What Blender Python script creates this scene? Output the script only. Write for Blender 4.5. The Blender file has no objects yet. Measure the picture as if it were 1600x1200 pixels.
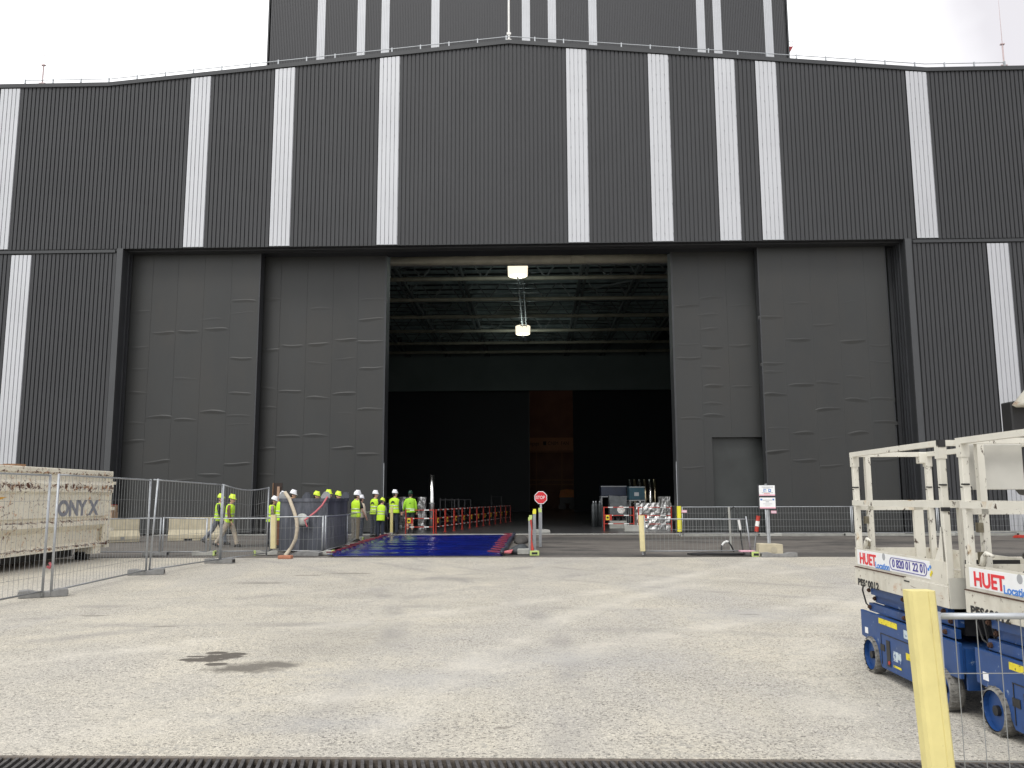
import bpy, math, random
import numpy as np
from mathutils import Vector, Matrix
random.seed(7)
sc = bpy.context.scene
col = sc.collection
R = math.radians

# ------------------------------------------------------------------ camera
PITCH, YAW, ROLL, FPX, EYE = R(7.7), R(1.663), R(-0.2137), 1305.0, 1.62
_F = Vector((-math.sin(YAW)*math.cos(PITCH), math.cos(YAW)*math.cos(PITCH), math.sin(PITCH)))
_r = Vector((math.cos(YAW), math.sin(YAW), 0)); _u = _r.cross(_F)
_R = _r*math.cos(ROLL)+_u*math.sin(ROLL); _U = _R.cross(_F)
cam = bpy.data.cameras.new('camera'); camo = bpy.data.objects.new('camera', cam); col.objects.link(camo)
camo.matrix_world = Matrix(((_R.x, _U.x, -_F.x, 0), (_R.y, _U.y, -_F.y, 0), (_R.z, _U.z, -_F.z, EYE), (0, 0, 0, 1)))
cam.sensor_width = 36; cam.lens = FPX/1600*36; cam.clip_end = 2000; cam.clip_start = .05
sc.camera = camo
def ray(px, py): return _R*((px-800)/FPX)+_U*((600-py)/FPX)+_F
def at(px, py, Y):                # where the line of sight of a photo pixel meets the plane y = Y (metres)
    d = ray(px, py); s = Y/d.y; return Vector((d.x*s, Y, d.z*s+EYE))
def atx(px, py, X):
    d = ray(px, py); s = X/d.x; return Vector((X, d.y*s, d.z*s+EYE))
def gr(px, py, z=0):
    d = ray(px, py); s = (z-EYE)/d.z; return Vector((d.x*s, d.y*s, z))

# ------------------------------------------------------------------ world: overcast
w = bpy.data.worlds.new("World"); sc.world = w; w.use_nodes = True
nt = w.node_tree; N = nt.nodes; L = nt.links
bg = N['Background']; bg.inputs['Strength'].default_value = .1
sky = N.new('ShaderNodeTexSky'); sky.sky_type = 'NISHITA'; sky.sun_disc = False
SUN_EL, SUN_AZ = R(52), R(200)
sky.sun_elevation = SUN_EL; sky.sun_rotation = SUN_AZ
tc = N.new('ShaderNodeTexCoord'); nz = N.new('ShaderNodeTexNoise'); nz.inputs['Scale'].default_value = 2.2; nz.inputs['Detail'].default_value = 5
L.new(tc.outputs['Generated'], nz.inputs['Vector'])
cr = N.new('ShaderNodeValToRGB'); cr.color_ramp.elements[0].position = .28; cr.color_ramp.elements[1].position = .56
cr.color_ramp.elements[0].color = (.53, .515, .535, 1); cr.color_ramp.elements[1].color = (1, 1, 1, 1)
sx_n = N.new('ShaderNodeSeparateXYZ'); L.new(tc.outputs['Generated'], sx_n.inputs[0])
mrx = N.new('ShaderNodeMapRange'); mrx.inputs[1].default_value = .1; mrx.inputs[2].default_value = .5; mrx.inputs[3].default_value = .25; mrx.inputs[4].default_value = -.36
L.new(sx_n.outputs['X'], mrx.inputs[0]); adn = N.new('ShaderNodeMath'); adn.operation = 'ADD'
L.new(nz.outputs['Fac'], adn.inputs[0]); L.new(mrx.outputs[0], adn.inputs[1]); L.new(adn.outputs[0], cr.inputs['Fac'])
sc_ = N.new('ShaderNodeVectorMath'); sc_.operation = 'SCALE'; sc_.inputs['Scale'].default_value = 13.0
L.new(cr.outputs['Color'], sc_.inputs[0])
mx = N.new('ShaderNodeMixRGB'); mx.inputs['Fac'].default_value = .93
L.new(sky.outputs[0], mx.inputs[1]); L.new(sc_.outputs[0], mx.inputs[2]); L.new(mx.outputs[0], bg.inputs['Color'])
sl = bpy.data.lights.new('sun', 'SUN'); sl.energy = .9; sl.angle = R(18); sl.color = (1, .97, .92)
so = bpy.data.objects.new('sun', sl); col.objects.link(so)
# sun direction: behind the camera, a little to the left
sd = Vector((math.sin(SUN_AZ)*math.cos(SUN_EL), math.cos(SUN_AZ)*math.cos(SUN_EL), math.sin(SUN_EL)))
so.rotation_euler = sd.to_track_quat('Z', 'Y').to_euler()
sc.view_settings.view_transform = 'Standard'; sc.view_settings.look = 'None'
sc.view_settings.exposure = 0.4; sc.view_settings.gamma = 1
sc.cycles.max_bounces = 8; sc.cycles.use_denoising = True

# ------------------------------------------------------------------ materials
def mat(name, c, rough=.6, metal=0, var=.12, scale=6, bump=0, bscale=40, emit=0, spec=.5, stretch=None, alpha=None):
    m = bpy.data.materials.new(name); m.use_nodes = True
    n = m.node_tree.nodes; l = m.node_tree.links; p = n['Principled BSDF']
    p.inputs['Roughness'].default_value = rough; p.inputs['Metallic'].default_value = metal
    p.inputs['Specular IOR Level'].default_value = spec
    t = n.new('ShaderNodeTexCoord'); z = n.new('ShaderNodeTexNoise')
    z.inputs['Scale'].default_value = scale; z.inputs['Detail'].default_value = 4
    src = t.outputs['Object']
    if stretch:
        mp = n.new('ShaderNodeMapping'); mp.inputs['Scale'].default_value = stretch; l.new(src, mp.inputs[0]); src = mp.outputs[0]
    l.new(src, z.inputs['Vector'])
    r = n.new('ShaderNodeValToRGB'); r.color_ramp.elements[0].position = .3; r.color_ramp.elements[1].position = .7
    r.color_ramp.elements[0].color = tuple(max(0, v*(1-var)) for v in c)+(1,)
    r.color_ramp.elements[1].color = tuple(min(1, v*(1+var)) for v in c)+(1,)
    l.new(z.outputs['Fac'], r.inputs['Fac']); l.new(r.outputs[0], p.inputs['Base Color'])
    if bump:
        z2 = n.new('ShaderNodeTexNoise'); z2.inputs['Scale'].default_value = bscale; z2.inputs['Detail'].default_value = 3
        l.new(t.outputs['Object'], z2.inputs['Vector'])
        b = n.new('ShaderNodeBump'); b.inputs['Strength'].default_value = bump; b.inputs['Distance'].default_value = .02
        l.new(z2.outputs['Fac'], b.inputs['Height']); l.new(b.outputs[0], p.inputs['Normal'])
    if emit:
        p.inputs['Emission Color'].default_value = c+(1,); p.inputs['Emission Strength'].default_value = emit
    return m
def chain(m):
    n = m.node_tree.nodes; return n, m.node_tree.links, n['Principled BSDF']
def overlay(m, c, scale, lo, hi, stretch=(1, 1, 1), rough=None, detail=8, seed=0, dist=0, mod=0):
    """lay a second colour over the material where a noise is above lo"""
    n, l, p = chain(m)
    t = n.new('ShaderNodeTexCoord'); mp = n.new('ShaderNodeMapping'); mp.inputs['Scale'].default_value = stretch
    mp.inputs['Location'].default_value = (seed, seed*.7, seed*1.3)
    z = n.new('ShaderNodeTexNoise'); z.inputs['Scale'].default_value = scale; z.inputs['Detail'].default_value = detail
    z.inputs['Roughness'].default_value = .65; z.inputs['Distortion'].default_value = dist
    l.new(t.outputs['Object'], mp.inputs[0]); l.new(mp.outputs[0], z.inputs['Vector'])
    r = n.new('ShaderNodeValToRGB'); r.color_ramp.elements[0].position = lo; r.color_ramp.elements[1].position = hi
    if mod:
        z3 = n.new('ShaderNodeTexNoise'); z3.inputs['Scale'].default_value = .9; z3.inputs['Detail'].default_value = 6; l.new(mp.outputs[0], z3.inputs['Vector'])
        ma = n.new('ShaderNodeMath'); ma.operation = 'MULTIPLY_ADD'; l.new(z3.outputs['Fac'], ma.inputs[0]); ma.inputs[1].default_value = mod
        mb_ = n.new('ShaderNodeMath'); mb_.operation = 'SUBTRACT'; l.new(z.outputs['Fac'], mb_.inputs[0]); mb_.inputs[1].default_value = mod*.5
        l.new(mb_.outputs[0], ma.inputs[2]); l.new(ma.outputs[0], r.inputs['Fac'])
    else: l.new(z.outputs['Fac'], r.inputs['Fac'])
    x = n.new('ShaderNodeMixRGB'); x.inputs[2].default_value = tuple(c)+(1,)
    l.new(r.outputs[0], x.inputs[0])
    old = p.inputs['Base Color'].links[0].from_socket
    l.new(old, x.inputs[1]); l.new(x.outputs[0], p.inputs['Base Color'])
    return m
CLAD = mat('dark_cladding', (.051, .0525, .056), .5, .1, .06, .4, spec=.3)
CLADT = mat('tower_cladding', (.050, .051, .055), .55, 0, .05, .1)
WHITE = mat('white_cladding', (.5, .51, .53), .36, .3, .04, .5)
FLASH = mat('flashing', (.045, .047, .05), .45, .2, .06, 1)
DOORM = mat('door_skin', (.035, .0365, .036), .42, 0, .1, .5, spec=.4, stretch=(1, 1, .4))
overlay(DOORM, (.041, .04, .037), .5, .45, .75, (1, 1, .5), seed=3)
JAMB = mat('jamb_metal', (.035, .037, .041), .5, 0, .1, 1)
BLACKM = mat('black_paint', (.012, .012, .013), .45, 0, .2, 4)
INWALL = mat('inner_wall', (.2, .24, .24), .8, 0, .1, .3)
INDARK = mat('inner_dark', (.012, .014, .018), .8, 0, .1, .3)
CREAMP = mat('cream_steel', (.5, .48, .38), .5, 0, .12, 2)
STEELD = mat('truss_steel', (.17, .19, .19), .5, .1, .15, 2)
DECK = mat('roof_deck', (.05, .06, .065), .7, 0, .2, 1)
GALV = mat('galvanised_steel', (.42, .44, .46), .42, .55, .12, 12)
GALVD = mat('dull_galvanised', (.3, .31, .32), .5, .4, .12, 12)
WIRE = mat('wire', (.27, .28, .28), .5, .4, .08, 5)
CONB = mat('block_concrete', (.22, .22, .215), .9, 0, .18, 9, .4)
CONY = mat('beige_concrete', (.48, .43, .31), .9, 0, .12, 4, .3)
CONS = mat('kerb_concrete', (.36, .36, .33), .85, 0, .15, 3, .2)
FOAM = mat('yellow_foam', (.66, .58, .25), .75, 0, .05, 10, .08, 60)
FOAM2 = mat('cream_foam', (.68, .6, .34), .75, 0, .06, 8)
FOAMB = mat('bright_yellow_foam', (.78, .72, .05), .7, 0, .05, 8)
LIMEP = mat('lime_plastic', (.5, .62, .2), .6, 0, .1, 9)
REDP = mat('red_paint', (.42, .035, .02), .45, 0, .15, 12)
WHITEP = mat('white_paint', (.78, .78, .76), .5, 0, .05, 8)
SIGNW = mat('sign_white', (.8, .81, .82), .4, 0, .03, 8)
SIGNR = mat('sign_red', (.62, .02, .03), .4, 0, .05, 8)
PINK = mat('pink_print', (.75, .42, .5), .5, 0, .05, 8)
BLUEP = mat('blue_print', (.08, .2, .5), .5, 0, .05, 8)
GREYP = mat('grey_print', (.35, .36, .38), .5, 0, .05, 8)
TARP = mat('blue_tarp', (.005, .012, .15), .2, 0, .3, 1.5, .25, 6)
TARP.node_tree.nodes['Principled BSDF'].inputs['Specular IOR Level'].default_value = .6
SKIPM = mat('skip_paint', (.062, .068, .085), .5, 0, .25, 1.6, stretch=(3, 3, .6))
overlay(SKIPM, (.19, .2, .235), 1.2, .5, .75, (2, 2, .5), seed=5)
SKIN = mat('skin', (.55, .33, .24), .6, 0, .05, 10)
HIVIS = mat('hi_vis', (.52, .8, .03), .7, 0, .08, 14, .2, 30)
HIVISG = mat('hi_vis_green', (.36, .7, .04), .7, 0, .08, 14, .2, 30)
REFL = mat('reflective_band', (.5, .54, .42), .35, .2, .05, 10)
HELW = mat('white_helmet', (.82, .83, .86), .3, 0, .03, 5)
HELY = mat('yellow_helmet', (.66, .86, .05), .35, 0, .03, 5)
HELG = mat('green_helmet', (.01, .05, .03), .35, 0, .1, 5)
HAIR = mat('dark_hair', (.02, .015, .012), .7, 0, .2, 30)
CL_BLACK = mat('black_cloth', (.012, .013, .018), .85, 0, .2, 15, .2)
CL_NAVY = mat('navy_cloth', (.025, .032, .05), .85, 0, .2, 15, .2)
CL_GREY = mat('grey_cloth', (.12, .13, .15), .85, 0, .2, 15, .2)
CL_BEIGE = mat('beige_cloth', (.42, .36, .28), .85, 0, .15, 15, .2)
CL_BROWN = mat('brown_cloth', (.14, .06, .03), .85, 0, .15, 15, .2)
CL_KHAKI = mat('khaki_cloth', (.2, .17, .12), .85, 0, .15, 15, .2)
CL_CAMO = mat('patterned_cloth', (.25, .2, .16), .85, 0, .7, 25)
SHOE = mat('shoe_leather', (.03, .028, .026), .6, 0, .2, 15)
EYEM = mat('eye_dark', (.02, .02, .02), .3, 0, 0, 5)
HOSE = mat('cream_hose', (.52, .45, .34), .6, 0, .1, 14)
STRAP = mat('red_strap', (.55, .14, .16), .6, 0, .1, 14)
FABR = mat('pale_fabric', (.48, .5, .47), .8, 0, .2, 8, .3)
ORANGE = mat('orange_brick', (.4, .17, .1), .8, 0, .15, 9)
WOOD = mat('wood', (.28, .16, .09), .8, 0, .2, 9)
CARD = mat('cardboard', (.42, .29, .19), .9, 0, .15, 9)
LASH = mat('dark_red_cord', (.22, .03, .05), .6, 0, .1, 14)
CHROME = mat('polished_metal', (.85, .85, .82), .18, 1, .15, 3, .12, 5)
FOIL = mat('crumpled_foil', (.55, .55, .54), .34, .8, .3, 5, .5, 5)
FOIL.node_tree.nodes['Bump'].inputs['Distance'].default_value = .15
BRASS = mat('brown_metal', (.35, .3, .2), .25, 1, .3, 3)
TEAL = mat('teal_plastic', (.006, .05, .075), .4, 0, .3, 3, .3, 4)
NAVYP = mat('navy_plastic', (.008, .016, .04), .4, 0, .3, 3)
MACH = mat('machine_grey', (.1, .11, .115), .5, .3, .3, 4)
BROWNW = mat('brown_wall', (.2, .12, .09), .8, 0, .2, .4)
ORNG = mat('orange_paint', (.7, .22, .03), .5, 0, .1, 3)
LCREAM = mat('lift_cream_paint', (.6, .575, .5), .5, 0, .06, 4)
overlay(LCREAM, (.09, .045, .02), 11, .63, .67, (1, 1, 1), seed=2)
overlay(LCREAM, (.42, .2, .08), 6, .61, .74, (1, .4, 1), seed=9)
overlay(LCREAM, (.4, .37, .3), 3, .5, .75, (1, 1, .5), seed=19)
overlay(LCREAM, (.07, .035, .02), 16, .64, .67, (1, .5, 2), seed=29, dist=1.5)
LCREAM2 = mat('lift_rail_paint', (.63, .61, .54), .5, 0, .06, 4)
overlay(LCREAM2, (.06, .04, .03), 22, .61, .65, (1, .5, .5), seed=4)
overlay(LCREAM2, (.5, .36, .2), 5, .60, .72, (1, 1, .6), seed=14)
LBLUE = mat('lift_blue_paint', (.012, .055, .19), .42, 0, .12, 5)
overlay(LBLUE, (.06, .09, .16), 2.2, .55, .85, (1, 1, 2), seed=33)
overlay(LBLUE, (.2, .26, .36), 14, .64, .68, (1, 1, 1), seed=6)
overlay(LBLUE, (.015, .03, .07), 3.5, .58, .75, (1, 1, .6), seed=8)
TYRE = mat('dusty_tyre', (.13, .125, .115), .9, 0, .3, 18, .5, 50)
overlay(TYRE, (.3, .29, .26), 8, .5, .7, seed=3)
overlay(FOAM, (.45, .38, .18), 2.5, .62, .8, (3, 3, .6), seed=5)
overlay(FOAM, (.2, .17, .1), 30, .70, .74, (1, 1, 1), seed=8)
DKMET = mat('dark_metal', (.03, .03, .032), .5, .4, .3, 20)
RUSTB = mat('rusty_bolt', (.08, .04, .025), .8, .2, .4, 30)
TXTR = mat('red_letters', (.7, .03, .04), .4, 0, 0, 5)
TXTB = mat('blue_letters', (.06, .22, .62), .4, 0, 0, 5)
TXTN = mat('navy_letters', (.05, .04, .28), .4, 0, 0, 5)
TXTK = mat('black_letters', (.02, .02, .02), .6, 0, 0, 5)
overlay(TXTK, (.3, .28, .24), 34, .70, .74)
TXTG = mat('grey_letters', (.24, .25, .29), .6, 0, 0, 5)
STICKY = mat('yellow_sticker', (.72, .60, .03), .5, 0, .1, 25)
overlay(STICKY, (.1, .08, .02), 30, .58, .62)
STICKW = mat('worn_white_sticker', (.5, .58, .62), .5, 0, .1, 25)
overlay(STICKW, (.05, .1, .25), 22, .52, .56)
LAMPM = mat('lamp_glow', (1, .88, .66), .5, 0, 0, 5, emit=1.0)
# rusty cream container
CONT = mat('container_paint', (.83, .79, .66), .6, 0, .06, 1.2)
overlay(CONT, (.68, .6, .46), 1.3, .58, .85, (.6, .6, 1.4), seed=1)
overlay(CONT, (.55, .28, .12), 2.4, .59, .72, (.9, .9, .9), seed=4, dist=2.8)
overlay(CONT, (.12, .045, .025), 3.0, .63, .66, (.9, .9, .9), seed=4, dist=2.8)
overlay(CONT, (.3, .12, .06), 7, .625, .67, (1, .9, .7), seed=14, dist=3.5)
overlay(CONT, (.16, .06, .03), 9, .68, .71, (.8, .6, 1.0), seed=24, dist=3.5)
def overlay_band(m, c, scale, zc, hw, lo, hi, stretch, seed, dist):
    overlay(m, c, scale, lo, hi, stretch, seed=seed, dist=dist)
    n, l, p = chain(m); x = p.inputs['Base Color'].links[0].from_node; ramp = x.inputs[0].links[0].from_node
    t = n.new('ShaderNodeTexCoord'); sp_ = n.new('ShaderNodeSeparateXYZ'); l.new(t.outputs['Object'], sp_.inputs[0])
    a = n.new('ShaderNodeMath'); a.operation = 'SUBTRACT'; l.new(sp_.outputs['Z'], a.inputs[0]); a.inputs[1].default_value = zc
    b = n.new('ShaderNodeMath'); b.operation = 'ABSOLUTE'; l.new(a.outputs[0], b.inputs[0])
    r_ = n.new('ShaderNodeMapRange'); l.new(b.outputs[0], r_.inputs[0]); r_.inputs[1].default_value = 0; r_.inputs[2].default_value = hw; r_.inputs[3].default_value = .16; r_.inputs[4].default_value = 0
    ad = n.new('ShaderNodeMath'); ad.operation = 'ADD'; l.new(ramp.inputs[0].links[0].from_socket, ad.inputs[0]); l.new(r_.outputs[0], ad.inputs[1]); l.new(ad.outputs[0], ramp.inputs[0])
for zc_, hw_, sd_ in ((1.9, .17, 3), (1.05, .06, 11), (.42, .07, 29), (2.24, .05, 35)):
    overlay_band(CONT, (.42, .22, .11), 3.2, zc_, hw_, .66, .74, (.9, .9, 1.2), sd_, 2.2)
    overlay_band(CONT, (.10, .04, .025), 4.5, zc_, hw_, .63, .68, (.9, .7, 1.2), sd_, 2.5)
# ground concrete
def stain_mask(n, l, src, blobs, soft):
    out = None
    z = n.new('ShaderNodeTexNoise'); z.inputs['Scale'].default_value = 5.5; z.inputs['Detail'].default_value = 7
    l.new(src, z.inputs['Vector'])
    for cx, cy, rx, ry in blobs:
        mp = n.new('ShaderNodeMapping'); mp.inputs['Location'].default_value = (-cx/rx, -cy/ry, 0); mp.inputs['Scale'].default_value = (1/rx, 1/ry, 0)
        l.new(src, mp.inputs[0])
        ln = n.new('ShaderNodeVectorMath'); ln.operation = 'LENGTH'; l.new(mp.outputs[0], ln.inputs[0])
        ad = n.new('ShaderNodeMath'); ad.operation = 'MULTIPLY_ADD'; l.new(z.outputs['Fac'], ad.inputs[0]); ad.inputs[1].default_value = 1.6; l.new(ln.outputs['Value'], ad.inputs[2])
        mr = n.new('ShaderNodeMapRange'); l.new(ad.outputs[0], mr.inputs[0])
        mr.inputs[1].default_value = 1.75-soft; mr.inputs[2].default_value = 1.75+soft*.3; mr.inputs[3].default_value = 1; mr.inputs[4].default_value = 0
        if out is None: out = mr.outputs[0]
        else:
            m_ = n.new('ShaderNodeMath'); m_.operation = 'MAXIMUM'; l.new(out, m_.inputs[0]); l.new(mr.outputs[0], m_.inputs[1]); out = m_.outputs[0]
    return out
def ground_material():
    m = mat('yard_concrete', (.51, .475, .40), .88, 0, .1, .45, .5, 45, spec=.25)
    overlay(m, (.58, .535, .435), .7, .45, .75, seed=7)
    overlay(m, (.44, .42, .385), .22, .46, .66, (1.5, .5, 1), seed=21, dist=.6)
    overlay(m, (.46, .435, .38), 1.3, .5, .7, (.6, 2.2, 1), seed=31, dist=.8)
    overlay(m, (.17, .16, .145), 44, .525, .62, (1, 1, 1), detail=5, seed=3, mod=.14)
    overlay(m, (.10, .095, .09), 100, .55, .63, (1, 1, 1), detail=3, seed=13, mod=.12)
    overlay(m, (.33, .315, .28), 13, .54, .66, (1, 1, 1), detail=8, seed=43, mod=.2)
    overlay(m, (.66, .62, .53), 55, .56, .66, (1, 1, 1), detail=3, seed=23)
    n, l, p = chain(m); t = n.new('ShaderNodeTexCoord')
    def add(blobs, colr, soft, fac):
        msk = stain_mask(n, l, t.outputs['Object'], blobs, soft)
        f = n.new('ShaderNodeMath'); f.operation = 'MULTIPLY'; l.new(msk, f.inputs[0]); f.inputs[1].default_value = fac
        x = n.new('ShaderNodeMixRGB'); x.inputs[2].default_value = colr; l.new(f.outputs[0], x.inputs[0])
        l.new(p.inputs['Base Color'].links[0].from_socket, x.inputs[1]); l.new(x.outputs[0], p.inputs['Base Color'])
    # tyre tracks: parts of large circles
    def tracks(rings, colr, fac):
        nz_ = n.new('ShaderNodeTexNoise'); nz_.inputs['Scale'].default_value = .8; nz_.inputs['Detail'].default_value = 7; nz_.inputs['Roughness'].default_value = .7
        l.new(t.outputs['Object'], nz_.inputs['Vector'])
        g_ = n.new('ShaderNodeMapRange'); l.new(nz_.outputs['Fac'], g_.inputs[0]); g_.inputs[1].default_value = .42; g_.inputs[2].default_value = .62
        out = None
        for cx, cy, rad, wd_ in rings:
            sb = n.new('ShaderNodeVectorMath'); sb.operation = 'SUBTRACT'; l.new(t.outputs['Object'], sb.inputs[0]); sb.inputs[1].default_value = (cx, cy, 0)
            ln = n.new('ShaderNodeVectorMath'); ln.operation = 'LENGTH'; l.new(sb.outputs[0], ln.inputs[0])
            a = n.new('ShaderNodeMath'); a.operation = 'SUBTRACT'; l.new(ln.outputs['Value'], a.inputs[0]); a.inputs[1].default_value = rad
            b = n.new('ShaderNodeMath'); b.operation = 'ABSOLUTE'; l.new(a.outputs[0], b.inputs[0])
            c = n.new('ShaderNodeMapRange'); l.new(b.outputs[0], c.inputs[0]); c.inputs[1].default_value = wd_*.3; c.inputs[2].default_value = wd_; c.inputs[3].default_value = 1; c.inputs[4].default_value = 0
            if out is None: out = c.outputs[0]
            else:
                m_ = n.new('ShaderNodeMath'); m_.operation = 'MAXIMUM'; l.new(out, m_.inputs[0]); l.new(c.outputs[0], m_.inputs[1]); out = m_.outputs[0]
        f = n.new('ShaderNodeMath'); f.operation = 'MULTIPLY'; l.new(out, f.inputs[0]); l.new(g_.outputs[0], f.inputs[1])
        f2 = n.new('ShaderNodeMath'); f2.operation = 'MULTIPLY'; l.new(f.outputs[0], f2.inputs[0]); f2.inputs[1].default_value = fac
        x = n.new('ShaderNodeMixRGB'); x.inputs[2].default_value = colr; l.new(f2.outputs[0], x.inputs[0])
        l.new(p.inputs['Base Color'].links[0].from_socket, x.inputs[1]); l.new(x.outputs[0], p.inputs['Base Color'])
    tracks([(-22, 8, 20.4, .22), (-22, 8, 22.3, .22), (14, 30, 17, .2), (14, 30, 18.8, .2), (-60, 60, 72, .3), (-60, 60, 74, .3), (-4, -20, 31, .25), (-4, -20, 32.9, .25)], (.25, .24, .23, 1), .5)
    tracks([(18, 4, 16, .35), (18, 4, 19.2, .3), (-30, 40, 40, .4), (-30, 40, 43.4, .4)], (.62, .585, .51, 1), .5)
    def bl(px, py, rx, ry):
        g = gr(px, py); return (g.x, g.y, rx, ry)
    add([bl(322, 1031, .26, .13), bl(345, 1026, .26, .15), bl(367, 1022, .18, .1), bl(341, 1020, .14, .09), bl(337, 1038, .12, .08), bl(310, 1026, .14, .05)], (.08, .07, .06, 1), .2, .92)
    add([bl(385, 1044, .42, .24), bl(420, 1039, .42, .22), bl(362, 1046, .25, .12)], (.13, .118, .10, 1), .5, .88)
    add([bl(410, 911, .5, .16), bl(480, 899, .35, .12), bl(552, 896, .5, .15), bl(258, 979, .2, .08), bl(147, 962, .25, .08), bl(785, 1137, .06, .03), bl(1170, 960, .2, .07)], (.17, .155, .135, 1), .3, .6)
    add([bl(410, 910, .9, .3), bl(450, 976, .5, .2), bl(255, 978, .35, .15), bl(540, 1000, 1.0, 1.6), bl(700, 905, 1.3, .5), bl(560, 930, 1.1, .5)], (.24, .23, .21, 1), .8, .32)
    add([bl(640, 1060, 1.2, .6), bl(900, 1030, 1.5, .7), bl(1150, 960, 1.4, .9), bl(500, 1130, .8, .3)], (.33, .33, .335, 1), .9, .4)
    return m
GROUND = ground_material()
ASPH = mat('yard_asphalt', (.135, .122, .108), .75, 0, .15, .6, .4, 60)
overlay(ASPH, (.19, .175, .155), .8, .5, .72, (.5, 1.6, 1), seed=4)
overlay(ASPH, (.06, .056, .052), .35, .52, .62, (1, 1.5, 1), seed=9)
overlay(ASPH, (.07, .065, .06), 40, .6, .66, seed=3)
def asph_wet(m):
    n, l, p = chain(m); t = n.new('ShaderNodeTexCoord')
    msk = stain_mask(n, l, t.outputs['Object'], [(9, 24.1, 6.5, 1.3), (22, 24.2, 12, 1.2), (-2, 24.5, 6, 1.0), (2, 33, 9, 1.5), (13, 30, 3, 1.2), (-9, 29, 3, 1.0)], .5)
    f = n.new('ShaderNodeMath'); f.operation = 'MULTIPLY'; l.new(msk, f.inputs[0]); f.inputs[1].default_value = .75
    x = n.new('ShaderNodeMixRGB'); x.inputs[2].default_value = (.05, .048, .045, 1); l.new(f.outputs[0], x.inputs[0])
    l.new(p.inputs['Base Color'].links[0].from_socket, x.inputs[1]); l.new(x.outputs[0], p.inputs['Base Color'])
asph_wet(ASPH)
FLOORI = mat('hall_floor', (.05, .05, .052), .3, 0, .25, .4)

# ------------------------------------------------------------------ mesh helpers
class MB:
    def __init__(s): s.v = []; s.f = []
    def box(s, x0, x1, y0, y1, z0, z1):
        b = len(s.v)
        s.v += [(x0, y0, z0), (x1, y0, z0), (x1, y1, z0), (x0, y1, z0), (x0, y0, z1), (x1, y0, z1), (x1, y1, z1), (x0, y1, z1)]
        s.f += [tuple(b+i for i in q) for q in ((0, 3, 2, 1), (4, 5, 6, 7), (0, 1, 5, 4), (1, 2, 6, 5), (2, 3, 7, 6), (3, 0, 4, 7))]
        return s
    def tube(s, pts, r, n=8, cap=True, r2=None, closed=False):
        """r: number, or list of numbers / (a, b) pairs; a is sideways, b along the second axis"""
        pts = [Vector(p) for p in pts]; k = len(pts); b = len(s.v)
        up = None
        for i, p in enumerate(pts):
            t = (pts[min(i+1, k-1)]-pts[max(i-1, 0)])
            if t.length < 1e-9: t = Vector((0, 0, 1))
            t.normalize()
            if up is None:
                up = Vector((0, 1, 0)) if abs(t.y) < .9 else Vector((0, 0, 1))
            a = up.cross(t).normalized(); c = t.cross(a).normalized(); up = c
            rr = r[i] if isinstance(r, (list, tuple)) else r
            ra, rb = rr if isinstance(rr, (list, tuple)) else (rr, rr)
            off = math.pi/4 if n == 4 else 0
            for j in range(n):
                th = 2*math.pi*j/n+off
                s.v.append(tuple(p+a*(math.cos(th)*ra)+c*(math.sin(th)*rb)))
        for i in range(k-1):
            for j in range(n):
                s.f.append((b+i*n+j, b+i*n+(j+1) % n, b+(i+1)*n+(j+1) % n, b+(i+1)*n+j))
        if cap:
            s.f.append(tuple(b+j for j in reversed(range(n)))); s.f.append(tuple(b+(k-1)*n+j for j in range(n)))
        return s
    def bar(s, p, q, w): return s.tube([p, q], w*.7071, 4)
    def prism(s, poly, axis, a0, a1):
        """poly: 2D outline; axis: 'x','y','z' extrude from a0 to a1"""
        b = len(s.v); n = len(poly)
        for a in (a0, a1):
            for (u, v) in poly:
                s.v.append({'x': (a, u, v), 'y': (u, a, v), 'z': (u, v, a)}[axis])
        s.f.append(tuple(b+i for i in range(n))); s.f.append(tuple(b+n+i for i in reversed(range(n))))
        for i in range(n): s.f.append((b+i, b+n+i, b+n+(i+1) % n, b+(i+1) % n))
        return s
    def loft(s, secs, n=20):
        """secs: (cx, cy, z, rx, ry) horizontal ellipses"""
        b = len(s.v)
        for cx, cy, z, rx, ry in secs:
            for j in range(n):
                th = 2*math.pi*j/n; s.v.append((cx+rx*math.cos(th), cy+ry*math.sin(th), z))
        for i in range(len(secs)-1):
            for j in range(n): s.f.append((b+i*n+j, b+i*n+(j+1) % n, b+(i+1)*n+(j+1) % n, b+(i+1)*n+j))
        s.f.append(tuple(b+j for j in reversed(range(n)))); s.f.append(tuple(b+(len(secs)-1)*n+j for j in range(n)))
        return s
    def xf(s, fn, start=0):
        for i in range(start, len(s.v)): s.v[i] = tuple(fn(Vector(s.v[i])))
        return s
    def build(s, name, m, parent=None, smooth=False, fix=False):
        me = bpy.data.meshes.new(name); me.from_pydata([tuple(v) for v in s.v], [], s.f)
        if fix or True:
            import bmesh
            bm = bmesh.new(); bm.from_mesh(me); bmesh.ops.recalc_face_normals(bm, faces=bm.faces); bm.to_mesh(me); bm.free()
        me.materials.append(m)
        if smooth: me.polygons.foreach_set('use_smooth', [True]*len(me.polygons))
        o = bpy.data.objects.new(name, me); col.objects.link(o)
        if parent: o.parent = parent
        return o
def bevel(o, wd=.01, seg=2):
    md = o.modifiers.new('bevel', 'BEVEL'); md.width = wd; md.segments = seg; md.limit_method = 'ANGLE'; return o
def thing(name, label, cat, loc=(0, 0, 0), rz=0, group=None):
    o = bpy.data.objects.new(name, None); col.objects.link(o); o.location = loc; o.rotation_euler = (0, 0, rz)
    o['label'] = label; o['category'] = cat
    if group: o['group'] = group
    o.empty_display_size = .1
    return o
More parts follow.
